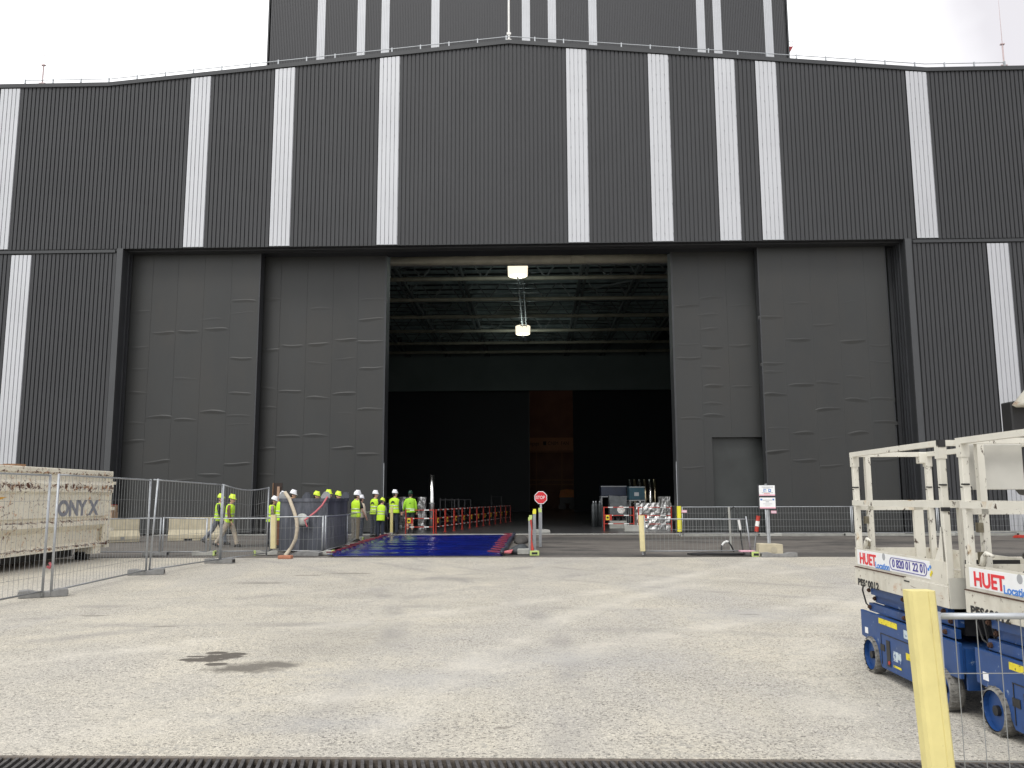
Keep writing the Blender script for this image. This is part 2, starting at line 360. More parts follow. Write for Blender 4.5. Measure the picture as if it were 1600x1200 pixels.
def tag(o, label, cat, group=None, kind=None):
    o['label'] = label; o['category'] = cat
    if group: o['group'] = group
    if kind: o['kind'] = kind
    return o
def struct(o): o['kind'] = 'structure'; return o
def dup(root, loc, rz=None, label=None):
    r = root.copy(); col.objects.link(r); r.location = loc
    if rz is not None: r.rotation_euler = (0, 0, rz)
    if label: r['label'] = label
    def rec(a, b):
        for ch in list(a.children):
            c = ch.copy(); col.objects.link(c); c.parent = b; rec(ch, c)
    rec(root, r); return r
def text(body, size, m, parent, matrix, name='lettering', ext=.002, sx=1, bold=0, spacing=1):
    cu = bpy.data.curves.new(name, 'FONT'); cu.body = body; cu.size = size; cu.extrude = ext; cu.offset = bold; cu.space_character = spacing
    cu.align_x = 'LEFT'; cu.align_y = 'CENTER'
    o = bpy.data.objects.new(name, cu); col.objects.link(o)
    dg = bpy.context.evaluated_depsgraph_get()
    me = bpy.data.meshes.new_from_object(o.evaluated_get(dg)); bpy.data.objects.remove(o)
    me.transform(matrix @ Matrix.Diagonal((sx, 1, 1, 1))); me.materials.clear(); me.materials.append(m)
    o = bpy.data.objects.new(name, me); col.objects.link(o)
    if parent: o.parent = parent
    return o
def remesh(o, vox=.018, it=2, fac=.5):
    md = o.modifiers.new('r', 'REMESH'); md.mode = 'VOXEL'; md.voxel_size = vox; md.use_smooth_shade = True
    if it:
        s_ = o.modifiers.new('s', 'SMOOTH'); s_.iterations = it; s_.factor = fac
    bpy.context.view_layer.update()
    dg = bpy.context.evaluated_depsgraph_get(); me = bpy.data.meshes.new_from_object(o.evaluated_get(dg))
    o.modifiers.clear(); mm = o.data.materials[0]; o.data = me
    if not me.materials: me.materials.append(mm)
    me.polygons.foreach_set('use_smooth', [True]*len(me.polygons))
    return o

# ------------------------------------------------------------------ ground
EDGE = 23.0
struct(MB().box(-90, 90, -40, 5.02, -.3, 0).box(-90, 90, 5.5, EDGE, -.3, 0).box(-90, -14, 5.02, 5.5, -.3, 0).box(14, 90, 5.02, 5.5, -.3, 0).build('yard', GROUND))
struct(MB().box(-90, 90, EDGE+.36, 36.9, -.3, -.012).build('asphalt_apron', ASPH))
struct(MB().box(-500, 500, -300, 500, -.6, -.32).build('ground', ASPH))
gut = MB().box(-90, 90, EDGE+.005, EDGE+.355, -.3, -.05)
struct(gut.build('gutter', DKMET))
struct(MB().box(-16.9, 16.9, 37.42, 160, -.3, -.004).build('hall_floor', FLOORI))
# door rails and kerb
kr = MB().box(-16.9, 15.8, 36.9, 37.05, -.3, .012).box(-16.9, 15.8, 37.3, 37.42, -.3, .012)
struct(kr.build('door_sill', CONS)); struct(MB().box(-90, 90, 37.05, 37.3, -.3, -.02).build('rail_groove', DKMET))
struct(MB().box(5.9, 60, 35.0, 35.28, -.012, .07).build('kerb', CONS))
# near drain grate with slanted bars
dg_ = thing('drain_grate', 'long black slotted drain grate crossing the near edge of the concrete yard', 'drain grate', (0, 5.26, 0))
mb = MB()
for i in range(520):
    x = -13.9+i*.0535
    mb.prism([(x, -.2), (x+.022, -.2), (x+.062, 0), (x+.04, 0)], 'z', -.03, -.004)
    mb.prism([(x+.062, 0), (x+.04, 0), (x, .2), (x+.022, .2)], 'z', -.03, -.004)
mb.build('slotted_bars', mat('grate_iron', (.085, .08, .078), .75, .3, .4, 25, .5), dg_)
mb = MB().box(-14, 14, -.24, -.2, -.3, -.002).box(-14, 14, .2, .238, -.3, -.002)
mb.build('frame', mat('grate_edge', (.14, .12, .1), .9, 0, .3, 20, .5), dg_)
MB().box(-14, 14, -.2, .2, -.3, -.25).build('channel', DKMET, dg_)

# ------------------------------------------------------------------ facade building
FD = 37.0
PIT = .1915
def cladding(x0, x1, z0, ztop, y, m, name, parent, depth=.075, face=.72, phase=0.0, step=PIT):
    """ribbed sheet from x0 to x1; ztop(x) gives the upper edge"""
    xs = []; k = math.floor((x0-phase)/step)
    x = phase+k*step
    prof = []
    while x < x1+step:
        for dx, dy in ((0, 0), (face*step, 0), ((face+.06)*step, depth), ((face+.22)*step, depth)):
            prof.append((x+dx, dy))
        x += step
    prof = [(min(max(px, x0), x1), dy) for px, dy in prof if x0-step*.3 < px < x1+step*.3]
    v = []; f = []
    v_, f_ = [], []
    for i, (px, dy) in enumerate(prof):
        v_ += [(px, y+dy, z0), (px, y+dy, ztop(px))]
        if i: f_.append((2*i-2, 2*i, 2*i+1, 2*i-1))
    me = bpy.data.meshes.new(name); me.from_pydata(v_, [], f_); me.materials.append(m)
    o = bpy.data.objects.new(name, me); col.objects.link(o); o.parent = parent
    return o
hall = thing('industrial_hall', 'low gabled dark ribbed hall with white vertical strips and a huge open sliding doorway', 'building', (-1.1, FD, 0))
hall_off = Vector((-1.1, FD, 0))
def hp(o):   # keep world coordinates while parented to an offset empty
    o.matrix_parent_inverse = Matrix.Translation(-hall_off); return o
XL, XR = at(193, 389, FD).x, at(1413, 372, FD).x
ZO = at(800, 381, FD).z                    # soffit height
ZC = 18.6
ZR = at(795, 63.5, FD).z; ZE = at(170, 130, FD).z; XK = (at(170, 133, FD).x, at(1447, 108, FD).x); XC = at(795, 62, FD).x
def roofz(x):
    if x < XK[0] or x > XK[1]: return ZE
    t = (x-XK[0])/(XC-XK[0]) if x < XC else (XK[1]-x)/(XK[1]-XC)
    return ZE+(ZR-ZE)*t
ZF = .15
up_px = [(-16, 18), (286, 320.5), (419.5, 455), (587.5, 620.5), (888, 920.5), (1022.5, 1057), (1126, 1160), (1193.5, 1228), (1435, 1468.5)]
strips = []
for a, b in up_px:
    xa = at(a, 384, FD).x; k = round(xa/PIT); strips.append((k*PIT, k*PIT+5*PIT))
WX0, WX1 = -40, 38
edges = sorted(strips); cur = WX0
for a, b in edges:
    hp(cladding(cur, a, ZO, lambda x: roofz(x)-ZF, FD, CLAD, 'wall_cladding', hall))
    hp(cladding(a, b, ZO+.03, lambda x: roofz(x)-ZF-.06, FD-.03, WHITE, 'white_strip', hall, depth=.04, face=.82))
    cur = b
hp(cladding(cur, WX1, ZO, lambda x: roofz(x)-ZF, FD, CLAD, 'wall_cladding', hall))
# kink-accurate backing sheet
def roof_poly(dz, x0=WX0, x1=WX1): return [(x0, ZE+dz), (XK[0], ZE+dz), (XC, ZR+dz), (XK[1], ZE+dz), (x1, ZE+dz)]
hp(MB().prism([(WX0, ZO)]+roof_poly(-.12)+[(WX1, ZO)], 'y', FD+.06, FD+.3).build('backing_wall', FLASH, hall))
# screws on white strips, in the strip meshes themselves
def add_screws(o, a, y, z0, ztop):
    me = o.data; v = [tuple(q.co) for q in me.vertices]; f = [tuple(p.vertices) for p in me.polygons]; nf = len(f)
    mb = MB()
    for k in range(5):
        x = a+(k+.9)*PIT; z = z0+.4+(k % 2)*.7
        while z < ztop-.5: mb.box(x-.016, x+.016, y-.012, y+.012, z-.016, z+.016); z += 1.4
    b = len(v); v += mb.v; f += [tuple(i+b for i in q) for q in mb.f]
    m2 = bpy.data.meshes.new('white_strip'); m2.from_pydata(v, [], f); m2.materials.append(WHITE); m2.materials.append(GREYP)
    for i, p in enumerate(m2.polygons): p.material_index = 1 if i >= nf else 0
    o.data = m2
for o in [q for q in hall.children if q.name.startswith('white_strip')]:
    x = o.data.vertices[0].co.x; add_screws(o, x, FD-.03, ZO, roofz(x))
# lower wings
DL = ZO-.1
xa, xb = at(16, 397, FD).x, at(50, 397, FD).x; lowL = round(xa/PIT)*PIT
xa = at(1543, 373, FD).x; lowR = round(xa/PIT)*PIT
ZL = ZO-.22
JW = .28
for (x0, x1) in ((WX0, lowL), (lowL+5*PIT, XL-JW), (XR+JW, lowR), (lowR+5*PIT, WX1)):
    hp(cladding(x0, x1, .1, lambda x: ZL, FD, CLAD, 'wall_cladding', hall))
for a in (lowL, lowR):
    hp(cladding(a, a+5*PIT, .1, lambda x: ZL-.04, FD-.03, WHITE, 'white_strip', hall, depth=.04, face=.82))
hp(MB().box(WX0, XL-.0, FD+.06, FD+.3, 0, ZO-.002).build('backing_wall', FLASH, hall))
hp(MB().box(XR, WX1, FD+.06, FD+.3, 0, ZO-.002).build('backing_wall', FLASH, hall))
for a_, b_ in ((WX0, XL-.36), (XR+.36, WX1)): hp(MB().box(a_, b_, FD-.055, FD+.02, ZL+.03, ZL+.16).build('sill_flashing', FLASH, hall))
hp(MB().box(WX0, XL-JW, FD-.02, FD+.05, 0, .1).box(XR+JW, WX1, FD-.02, FD+.05, 0, .1).build('base_trim', CONS, hall))
JT = mat('jamb_trim', (.058, .061, .065), .45, .1, .05, 1)
for s, x in ((-1, XL), (1, XR)):
    hp(MB().box(min(x, x+s*JW), max(x, x+s*JW), FD-.05, FD+.06, 0, ZO+.0).build('jamb_trim', JT, hall))
    mb = MB().box(min(x, x+s*.1), max(x, x+s*.1), FD+.3, FD+3.2, 0, ZO+.4)
    for k in range(4): mb.box(min(x-s*.0, x-s*.05), max(x, x-s*.05), FD+.5+k*.28, FD+.56+k*.28, 0, ZO)
    hp(mb.build('door_jamb', JAMB, hall))
# roof edge flashing
poly = [(x, z+.05) for x, z in roof_poly(0)]+[(x, z-.27) for x, z in reversed(roof_poly(0))]
mb = MB()
for i in range(4):
    a, b = roof_poly(0)[i], roof_poly(0)[i+1]
    mb.prism([(a[0], a[1]-.17), (b[0], b[1]-.17), (b[0], b[1]+.02), (a[0], a[1]+.02)], 'y', FD-.07, FD+.32)
hp(mb.build('roof_flashing', FLASH, hall))
mb = MB(); rp = roof_poly(-.1)
for i in range(4):
    a, b = rp[i], rp[i+1]
    mb.prism([(a[0], a[1]-.25), (b[0], b[1]-.25), (b[0], b[1]), (a[0], a[1])], 'y', FD+.33, 91.7)
hp(mb.build('roof', DECK, hall))
# soffit with thin tracks
mb = MB().box(XL-.0, XR+.0, FD+.3, FD+1.15, ZO+.01, ZO+.25)
for k in range(3): mb.box(XL, XR, FD+.38+k*.22, FD+.43+k*.22, ZO-.05, ZO+.01)
mb.box(XL, XR, FD+1.15, FD+2.0, ZO+.03, ZO+.27)
mb.box(XL, XR, FD+2.0, FD+2.6, ZO+.5, ZC)
hp(mb.build('soffit', JAMB, hall))

# sliding doors
def door(name_, xa, xb, y, thick, creases, seams, m=DOORM, hole=None, label=None):
    mb = MB()
    zt = ZO+.45
    if hole:
        hx0, hx1, hz = hole
        mb.box(xa, hx0, y, y+thick, .05, zt); mb.box(hx0, xb, y, y+thick, hz, zt)
    else: mb.box(xa, xb, y, y+thick, .05, zt)
    for sx in seams: mb.prism([(sx-.014, y), (sx, y-.006), (sx+.014, y)], 'z', (hole[2]+.05 if hole and hole[0]-.05 < sx < hole[1] else .06), zt-.02)
    for cx, cz, wd, amp, tilt in creases:
        # a swollen crease in the skin: bulge with a bright upper lip, tapered at both ends
        b = len(mb.v); n = 12; rows = ((.06, 0), (.035, .55), (.01, .95), (-.015, 1.0), (-.045, .75), (-.11, .3), (-.2, 0))
        for i in range(n+1):
            t = i/n; x = cx-wd/2+wd*t; e = math.sin(math.pi*t)**.45*(.8+.2*math.sin(cx*3+t*4))
            for dz, h in rows:
                mb.v.append((x, y+.002-amp*h*e if h else y+.004, cz+dz*(.5+.5*e)-.06*(1-e)+.02*math.sin(t*5+cz)+tilt*(t-.5)+.05*(t-.5)**2))
        m_ = len(rows)
        for i in range(n):
            for j in range(m_-1): mb.f.append((b+i*m_+j, b+(i+1)*m_+j, b+(i+1)*m_+j+1, b+i*m_+j+1))
    o = hp(mb.build(name_, m, hall, smooth=False)); nb_ = 12 if hole else 6
    nst = nb_+len(seams)*5
    for i, p in enumerate(o.data.polygons): p.use_smooth = i >= nst
    return o
DO, DI = FD+.95, FD+1.75
def cr5(lst, sx, sy, k, D, w=1.28):
    o = []
    for it in lst:
        px, py, st = it[0]/k+sx, it[1]/k+sy, it[2] if len(it) > 2 else 1
        p = at(px, py, D)
        o.append((p.x, p.z, w*random.uniform(.85, 1.1), .030*st*random.uniform(.8, 1.15), random.uniform(-.06, .1)))
    return o
P1 = [(115, 340, .6), (220, 435), (335, 430), (460, 418), (588, 288), (110, 503, .5), (105, 603, .4), (575, 552), (570, 712), (95, 710, .6), (200, 820), (320, 833), (445, 797), (560, 815, .5), (85, 850, .4), (80, 932), (190, 1025), (310, 1108, .6), (430, 1085, .7), (555, 1035), (580, 345, .3), (430, 375, .3), (320, 645, .3), (560, 855, .3)]
P2 = [(705, 285, .6), (700, 515), (810, 495), (930, 487), (1055, 467), (1165, 475), (1170, 373, .9), (1180, 283, .5), (1170, 597, .8), (685, 690, .4), (800, 703), (925, 733, .8), (1045, 713), (1165, 785, .7), (685, 780, .6), (680, 968, .6), (790, 908), (915, 905, .8), (1040, 962), (1155, 990), (680, 1085, .4), (910, 1130, .5), (940, 325, .4), (1050, 555, .3), (930, 575, .3), (1040, 805, .2)]
P3 = [(97, 332), (200, 297, .6), (190, 373, .5), (190, 437, .5), (210, 517), (325, 332, .4), (330, 510, .7), (105, 566), (200, 607, .6), (215, 690), (340, 693, .6), (210, 770, .5), (215, 822, .7), (115, 835, .7), (125, 1055, .5), (100, 505, .3)]
P4 = [(470, 383), (590, 483), (705, 418, .7), (835, 490), (955, 510, .5), (480, 590, .7), (480, 628, .5), (605, 685), (725, 675, .6), (850, 752), (845, 650, .4), (490, 727), (725, 793), (615, 900), (860, 900), (965, 747, .6), (980, 850, .8), (500, 982, 1.2), (620, 1023, .8), (740, 1047, .7), (975, 1020, .7), (590, 322, .3), (820, 318, .2), (740, 925, .3), (505, 880, .3), (955, 583, .4)]
x1b = at(402, 520, DO).x; x1a = XL+.25
door('sliding_door', XL-.6, x1b, DO, .45, cr5(P1, 180, 370, 2.927, DO), [at(px, 600, DO).x for px in (230, 270, 312, 355)])
x2b = at(600, 520, DI).x
door('sliding_door', x1b-.8, x2b, DI, .75, cr5(P2, 180, 370, 2.927, DI), [at(px, 600, DI).x for px in (434, 476, 517, 557)])
x4a = at(1192, 560, DO).x; x4b = at(1388, 500, DO).x
door('sliding_door', x4a, x4b, DO, .45, cr5(P4, 1040, 360, 2.857, DO, 1.1), [at(px, 600, DO).x for px in (1230, 1274, 1317, 1360)])
x3a = at(1055, 560, DI).x
wk = (at(1113, 700, DI).x, at(1192, 700, DI).x+.2, at(1150, 683, DI).z)
door('sliding_door', x3a, x4a+.6, DI, .75, cr5(P3, 1040, 360, 2.857, DI, 1.1), [at(px, 600, DI).x for px in (1097, 1140)], hole=wk)
wd = hp(MB().box(wk[0], wk[1]+.4, DI+.35, DI+.45, .02, wk[2]).build('wicket_door', mat('wicket_skin', (.036, .04, .039), .4, .1, .25, .8), hall))
# steel edge seals of the inner doors, and the posts at the far right of the doorway
EDGEM = mat('seal_edge', (.045, .047, .05), .5, .1, .1, 2)
hp(MB().box(x2b, x2b+.09, DI-.03, DI+.9, .03, ZO+.45).box(x1b, x1b+.06, DO-.02, DO+.5, .03, ZO+.45).build('door_edge', JAMB, hall))
hp(MB().box(x3a-.09, x3a, DI-.03, DI+.9, .03, ZO+.45).box(x4a-.06, x4a, DO-.02, DO+.5, .03, ZO+.45).build('door_edge', EDGEM, hall))
hp(MB().box(x2b+.091, x2b+.115, DI-.02, DI, .05, 3.2).box(x3a-.115, x3a-.091, DI-.02, DI, .05, 3.2).build('guide_strip', GALV, hall))
hp(MB().box(x4b+.02, x4b+.10, DO+.1, DO+.6, 0, ZO+.4).box(x4b+.35, XR, DO+.5, DO+.7, 0, ZO+.4).build('steel_column', JAMB, hall))
cs = [at(px, py, DO+.48) for px, py in ((1400, 484), (1405, 559), (1410, 640), (1413, 700))]

# interior shell
BW = 91.5
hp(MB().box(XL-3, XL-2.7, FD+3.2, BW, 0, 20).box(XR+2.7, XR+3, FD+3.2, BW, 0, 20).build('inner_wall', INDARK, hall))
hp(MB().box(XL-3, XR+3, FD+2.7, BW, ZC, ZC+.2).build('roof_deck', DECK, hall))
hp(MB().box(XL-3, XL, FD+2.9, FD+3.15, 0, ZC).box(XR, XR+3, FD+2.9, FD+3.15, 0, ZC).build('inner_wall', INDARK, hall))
zb = at(830, 610, BW).z; zbt = at(830, 552, BW).z
hp(MB().box(XL-3, XR+3, BW, BW+.3, zb, zbt+3).build('back_wall', INWALL, hall))
ox0, ox1 = at(827, 700, BW+1).x, at(896, 700, BW+1).x
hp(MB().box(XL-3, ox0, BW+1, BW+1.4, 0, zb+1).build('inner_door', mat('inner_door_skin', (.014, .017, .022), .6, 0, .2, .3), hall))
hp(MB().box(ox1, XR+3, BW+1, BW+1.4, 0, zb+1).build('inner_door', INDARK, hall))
hp(MB().box(ox0-.05, ox0+.05, BW+.9, BW+1, 0, zb+1).build('door_edge', JAMB, hall))
# roof frame
ZP = 17.0
p0 = at(800, 406, 43.5)
hp(MB().tube([(XL-2, 43.5, p0.z), (XR+2, 43.5, p0.z)], .26, 12).build('roof_pipe', CREAMP, hall, True))
hp(MB().tube([(XL-2, 43.2, p0.z+.42), (XR+2, 43.2, p0.z+.42)], .07, 8).box(XL, XR, 44.2, 44.35, p0.z-.1, p0.z+.02).build('cable_tray', GALVD, hall, False))
pb = at(903, 405, 43.1); hp(MB().box(pb.x-.35, pb.x+.35, 43.15, 43.3, pb.z-.2, pb.z+.2).build('splice_plate', CREAMP, hall))
for sx in (-1, 1):
    a = at(800, 404, 43.4); hp(MB().bar((a.x+sx*.15, 43.2, a.z+.1), (a.x+sx*1.6, 43.6, a.z+.85), .1).build('hanger', CREAMP, hall))
for Y in (51.5, 57.7, 64, 70.3, 76.5, 82.7, 88):
    mb = MB().tube([(XL-2, Y, ZP), (XR+2, Y, ZP)], .16, 8)
    hp(mb.build('roof_pipe', CREAMP, hall, True))
    mb = MB()
    x = XL
    while x < XR:
        mb.bar((x, Y, ZP), (x+1.1, Y, ZC-.1), .09); mb.bar((x+1.1, Y, ZC-.1), (x+2.2, Y, ZP), .09); x += 2.2
    hp(mb.build('truss_web', STEELD, hall))
for X in (-14.2, -9.8, -5.35, 3.4, 7.3, 11.7):
    mb = MB().bar((X-.2, 42, ZP+.15), (X-.2, BW, ZP+.15), .16).bar((X+.2, 42, ZP+.15), (X+.2, BW, ZP+.15), .16).bar((X, 42, ZC-.15), (X, BW, ZC-.15), .2)
    Y = 44
    while Y < BW-2:
        mb.bar((X, Y, ZP+.15), (X, Y+1.55, ZC-.15), .1); mb.bar((X, Y+1.55, ZC-.15), (X, Y+3.1, ZP+.15), .1); Y += 3.1
    hp(mb.build('roof_truss', STEELD, hall))
PUR = mat('purlin_steel', (.36, .44, .44), .4, .4, .15, 2)
Y = 45.0; PU0 = None
while Y < BW-1:
    j = random.uniform(-.25, .25)
    hp(MB().box(-14.5, 12.5, Y+j*.3, Y+.13+j*.3, ZC-.42, ZC-.17).build('purlin', PUR, hall)); Y += 1.55
for X0, Y0, X1, Y1 in ((-14, 45, -5.4, 52), (-14, 60, -5.4, 53), (3.4, 46, 11.7, 54), (11.7, 56, 3.4, 63), (-14, 62, -5.4, 70), (3.4, 66, 11.7, 74), (-5.3, 76, 3.4, 83)):
    hp(MB().bar((X0, Y0, ZP+.3), (X1, Y1, ZP+.3), .12).build('wind_brace', STEELD, hall))
mb = MB().box(-1.2, -1.14, 50, 80, 16.55, 16.6).box(-.86, -.8, 50, 80, 16.55, 16.6)
Y = 50
while Y < 80: mb.box(-1.35, -.75, Y, Y+.06, 16.6, 16.68); Y += .9
hp(mb.build('cable_ladder', MACH, hall))
# lamps
for i, (px, py, Y) in enumerate(((809, 423, 53.5), (817, 516, 73.5))):
    c = at(px, py, Y)
    t = thing('drum_lamp', ('larger lit drum lamp hanging nearer to the doorway', 'smaller lit drum lamp hanging deeper in the hall')[i], 'lamp', c, 0, 'drum lamps under the hall roof')
    MB().loft([(0, 0, -.38, .58, .58), (0, 0, -.34, .64, .64), (0, 0, .34, .66, .66), (0, 0, .38, .6, .6)], 28).build('lamp_shade', LAMPM, t, True)
    MB().tube([(0, 0, .38), (0, 0, 2.6)], .05, 8).loft([(0, 0, .38, .5, .5), (0, 0, .44, .12, .12)], 16).build('hanger', GALVD, t)
    MB().tube([(0, 0, -.38), (0, 0, -.5), (.05, 0, -.62)], .06, 8).build('sensor', BLACKM, t)
    pl = bpy.data.lights.new('lamp_bulb', 'POINT'); pl.energy = 110; pl.color = (.85, 1, .95); pl.shadow_soft_size = .3
    po = bpy.data.objects.new('lamp_bulb', pl); col.objects.link(po); po.location = (0, -.1, -.85); po.parent = t

# tall tower behind
TD = 92.0
tow = thing('assembly_tower', 'very tall dark box shaped hall rising behind the gable, with narrow white strips', 'building', (-1, TD, 0))
toff = Vector((-1, TD, 0))
def tp(o): o.matrix_parent_inverse = Matrix.Translation(-toff); return o
TX0, TX1 = at(418, 90, TD).x, at(1233, 90, TD).x; TZ = 66
ts = [(496, 509, 97), (559.5, 572, 90), (597.5, 610.5, 86), (674, 687, 77), (816, 829, 65), (854.5, 867.5, 67.5), (919, 932, 72.5), (1087, 1101, 84), (1113.5, 1127, 86), (1191.5, 1205, 91.5)]
cur = TX0
tz0 = ZC+1
for a, b, zb_ in ts:
    xa = round(at(a, 0, TD).x/PIT)*PIT; xb = xa+5*PIT
    tp(cladding(cur, xa, tz0, lambda x: TZ, TD, CLADT, 'wall_cladding', tow))
    z0 = at((a+b)/2, zb_, TD).z
    tp(cladding(xa, xb, z0, lambda x: TZ, TD-.03, WHITE, 'white_strip', tow, depth=.04, face=.82))
    tp(cladding(xa, xb, tz0, lambda x: z0, TD, CLADT, 'wall_cladding', tow))
    cur = xb
tp(cladding(cur, TX1, tz0, lambda x: TZ, TD, CLADT, 'wall_cladding', tow))
tp(MB().box(TX0, TX1, TD+.06, TD+.3, tz0, TZ).box(TX0, TX0+.3, TD, TD+70, 0, TZ).box(TX1-.3, TX1, TD, TD+70, 0, TZ).box(TX0, TX1, TD+69.7, TD+70, 0, TZ).box(TX0, XL-3, TD+.06, TD+.3, 0, tz0).box(XR+3, TX1, TD+.06, TD+.3, 0, tz0).build('wall', CLADT, tow))
tp(MB().box(TX0, TX1, TD+.3, TD+70, TZ, TZ+.4).build('roof', DECK, tow))
for a_, b_ in ((TX0-.06, TX0+.1), (TX1-.1, TX1+.06)): tp(MB().box(a_, b_, TD-.1, TD+.1, tz0, TZ).build('corner_trim', FLASH, tow))
# inside the tower, seen through the gap: brown wall with frames
tp(MB().box(-25, 25, 125, 125.4, 0, 40).build('brown_wall', BROWNW, tow))
hl = bpy.data.lights.new('hall_lamp', 'AREA'); hl.energy = 50; hl.color = (1, .72, .55); hl.size = 4
hlo = bpy.data.objects.new('hall_lamp', hl); col.objects.link(hlo); hlo.location = (5, 112, 22); hlo.rotation_euler = (R(25), 0, 0)
sf = thing('scaffold', 'brown steel scaffold frame seen through the far inner doorway', 'scaffold', at(860, 777, 118))
so_ = sf.location.copy()
BRF = mat('brown_steel', (.3, .17, .1), .6, 0, .1, 3)
def P_(px, py, Y=118): return at(px, py, Y)-so_
mb = MB()
for px in (826, 838, 878, 897): mb.bar(P_(px, 800), P_(px, 706), .12)
for py in (706, 750, 757): mb.bar(P_(820, py), P_(905, py), .18)
mb.bar(P_(838, 757), P_(860, 750), .12)
mb.build('frame', BRF, sf)
bn = thing('banner', 'pale brown banner with dark lettering hung above the far scaffold', 'banner', at(861, 693, 119))
mb = MB(); a = at(826, 684, 119)-bn.location; b = at(897, 704, 119)-bn.location
mb.box(a.x, b.x, 0, .05, b.z, a.z).build('cloth', mat('banner_cloth', (.4, .22, .13), .8, 0, .1, 1), bn)
text('ngage   ■ CNIM  FAN', .75, TXTK, bn, Matrix.Translation((a.x+.15, -.02, 0)) @ Matrix.Rotation(R(90), 4, 'X'), ext=.01, sx=.8)
cb = thing('orange_crane_cab', 'orange cabin machine deep inside beyond the far doorway', 'machine', at(884, 770, 112))
mb = MB().prism([(-.9, -.6), (1.5, -.6), (1.5, .3), (.2, .5), (-.7, .35)], 'y', -.8, .8); mb.build('body', ORNG, cb)
MB().box(-.8, 1.4, -.7, .7, -1.4, -.6).tube([(-.5, -.8, -1.8), (-.5, .8, -1.8)], .5, 14).tube([(.9, -.8, -1.8), (.9, .8, -1.8)], .5, 14).build('undercarriage', BLACKM, cb)

# roof cable rail + rods
def roof_item(px, py): return at(px, py, FD+.1)
rl = thing('roof_cable_rail', 'thin metal cable on short posts following the gable roof edge', 'cable rail', (XC, FD+.1, ZR))
ro = rl.location.copy()
def rz_(x): return roofz(x)+.05
pts = []; mbp = MB()
x = at(37, 130, FD).x; xe = at(1572, 100, FD).x
xs = []
while x < xe: xs.append(x); x += 1.36
xs.append(xe)
for x in xs:
    MB().box(x-.025-ro.x, x+.025-ro.x, -.03, .03, rz_(x)-ro.z-.02, rz_(x)+.27-ro.z).build('support_post', GALV, rl)
line = sorted(xs+[XK[0], XC, XK[1]])
mb = MB().tube([(x-ro.x, 0, rz_(x)+.22-ro.z) for x in line], .022, 6); mb.build('cable', GALV, rl)
def rod(px, py0, ptop, lab, m):
    b = at(px, py0, FD+.15); tpt = at(ptop[0], ptop[1], FD+.15)
    t = thing('lightning_rod', lab, 'lightning rod', b, 0, 'lightning rods on the gable roof edge')
    H = tpt.z-b.z
    MB().tube([(0, 0, 0), (0, 0, min(1.1, H*.4))], .035, 8).box(-.14, .14, -.05, .05, 0, .05).box(-.09, .09, -.06, .06, min(1.1, H*.4)-.05, min(1.1, H*.4)).build('mast', m, t)
    MB().tube([(0, 0, min(1.1, H*.4)), (0, 0, H)], [.018, .008], 6).build('spike', m, t)
PINKM = mat('faded_red_metal', (.5, .4, .4), .5, .2, .1, 4)
rod(66, 131, (70, 57), 'thin lightning rod above the left end of the roof edge', PINKM)
rod(1569, 103, (1560, 0), 'thin lightning rod above the right end of the roof edge', PINKM)
t = thing('lightning_rod', 'tall white lightning rod standing on the gable peak', 'lightning rod', (XC, FD+.15, ZR-.02), 0, 'lightning rods on the gable roof edge')
MB().tube([(0, 0, 0), (0, 0, .5), (0, 0, 6)], [.07, .05, .045], 8).box(-.12, .12, -.12, .12, .05, .12).box(-.1, .1, -.06, .06, .4, .5).build('mast', WHITEP, t)
MB().tube([(0, 0, 6), (0, 0, 7.5)], [.03, .008], 6).build('spike', WHITEP, t)
c = at(1238, 75, TD+.6)
t = thing('crane_platform', 'small red crane walkway sticking out past the right edge of the tall tower', 'crane', c)
MB().prism([(-1.5, .2), (.1, .2), (-.1, -.2), (-.4, -.4), (-1.5, -.4)], 'y', 0, 1).box(-.7, -.3, .2, .8, -.9, -.4).build('jib_end', mat('crane_red', (.35, .03, .04), .5, 0, .2, 2), t)
MB().bar((.1, .1, .2), (.15, .1, .9), .05).bar((-.5, .1, .9), (.15, .1, .9), .05).bar((-.5, .1, .55), (.15, .1, .55), .04).build('railing', GALV, t)

# small wall lamp / boxes on facade
b = at(1597, 117, FD)
# ------------------------------------------------------------------ fences
def fence_block(x, y, rz, label, m=CONB, L_=.68, group='concrete ballast blocks of the fences', cap=None):
    t = thing('ballast_block', label, 'concrete block', (x, y, 0), rz, group)
    o = MB().prism([(-L_/2, 0), (L_/2, 0), (L_/2, .12), (L_*.3, .13), (L_*.12, .09), (-L_*.12, .09), (-L_*.3, .13), (-L_/2, .12)], 'y', -.11, .11).build('block', m, t)
    bevel(o, .012)
    e = MB().box(-L_/2-.006, -L_/2, -.07, .07, .03, .09).box(L_/2, L_/2+.006, -.07, .07, .03, .09).build('socket', DKMET, t)
    if cap:
        q = MB().box(L_/2-.02, L_/2+.03, -.13, .13, -.0, .13) if cap > 0 else MB().box(-L_/2-.03, -L_/2+.02, -.13, .13, 0, .13)
        q.build('end_cap', LIMEP, t)
        s_ = (L_/2+.03) if cap > 0 else (-L_/2-.036)
        MB().box(s_, s_+.006, -.08, .08, .03, .09).build('cap_slot', DKMET, t)
    return t
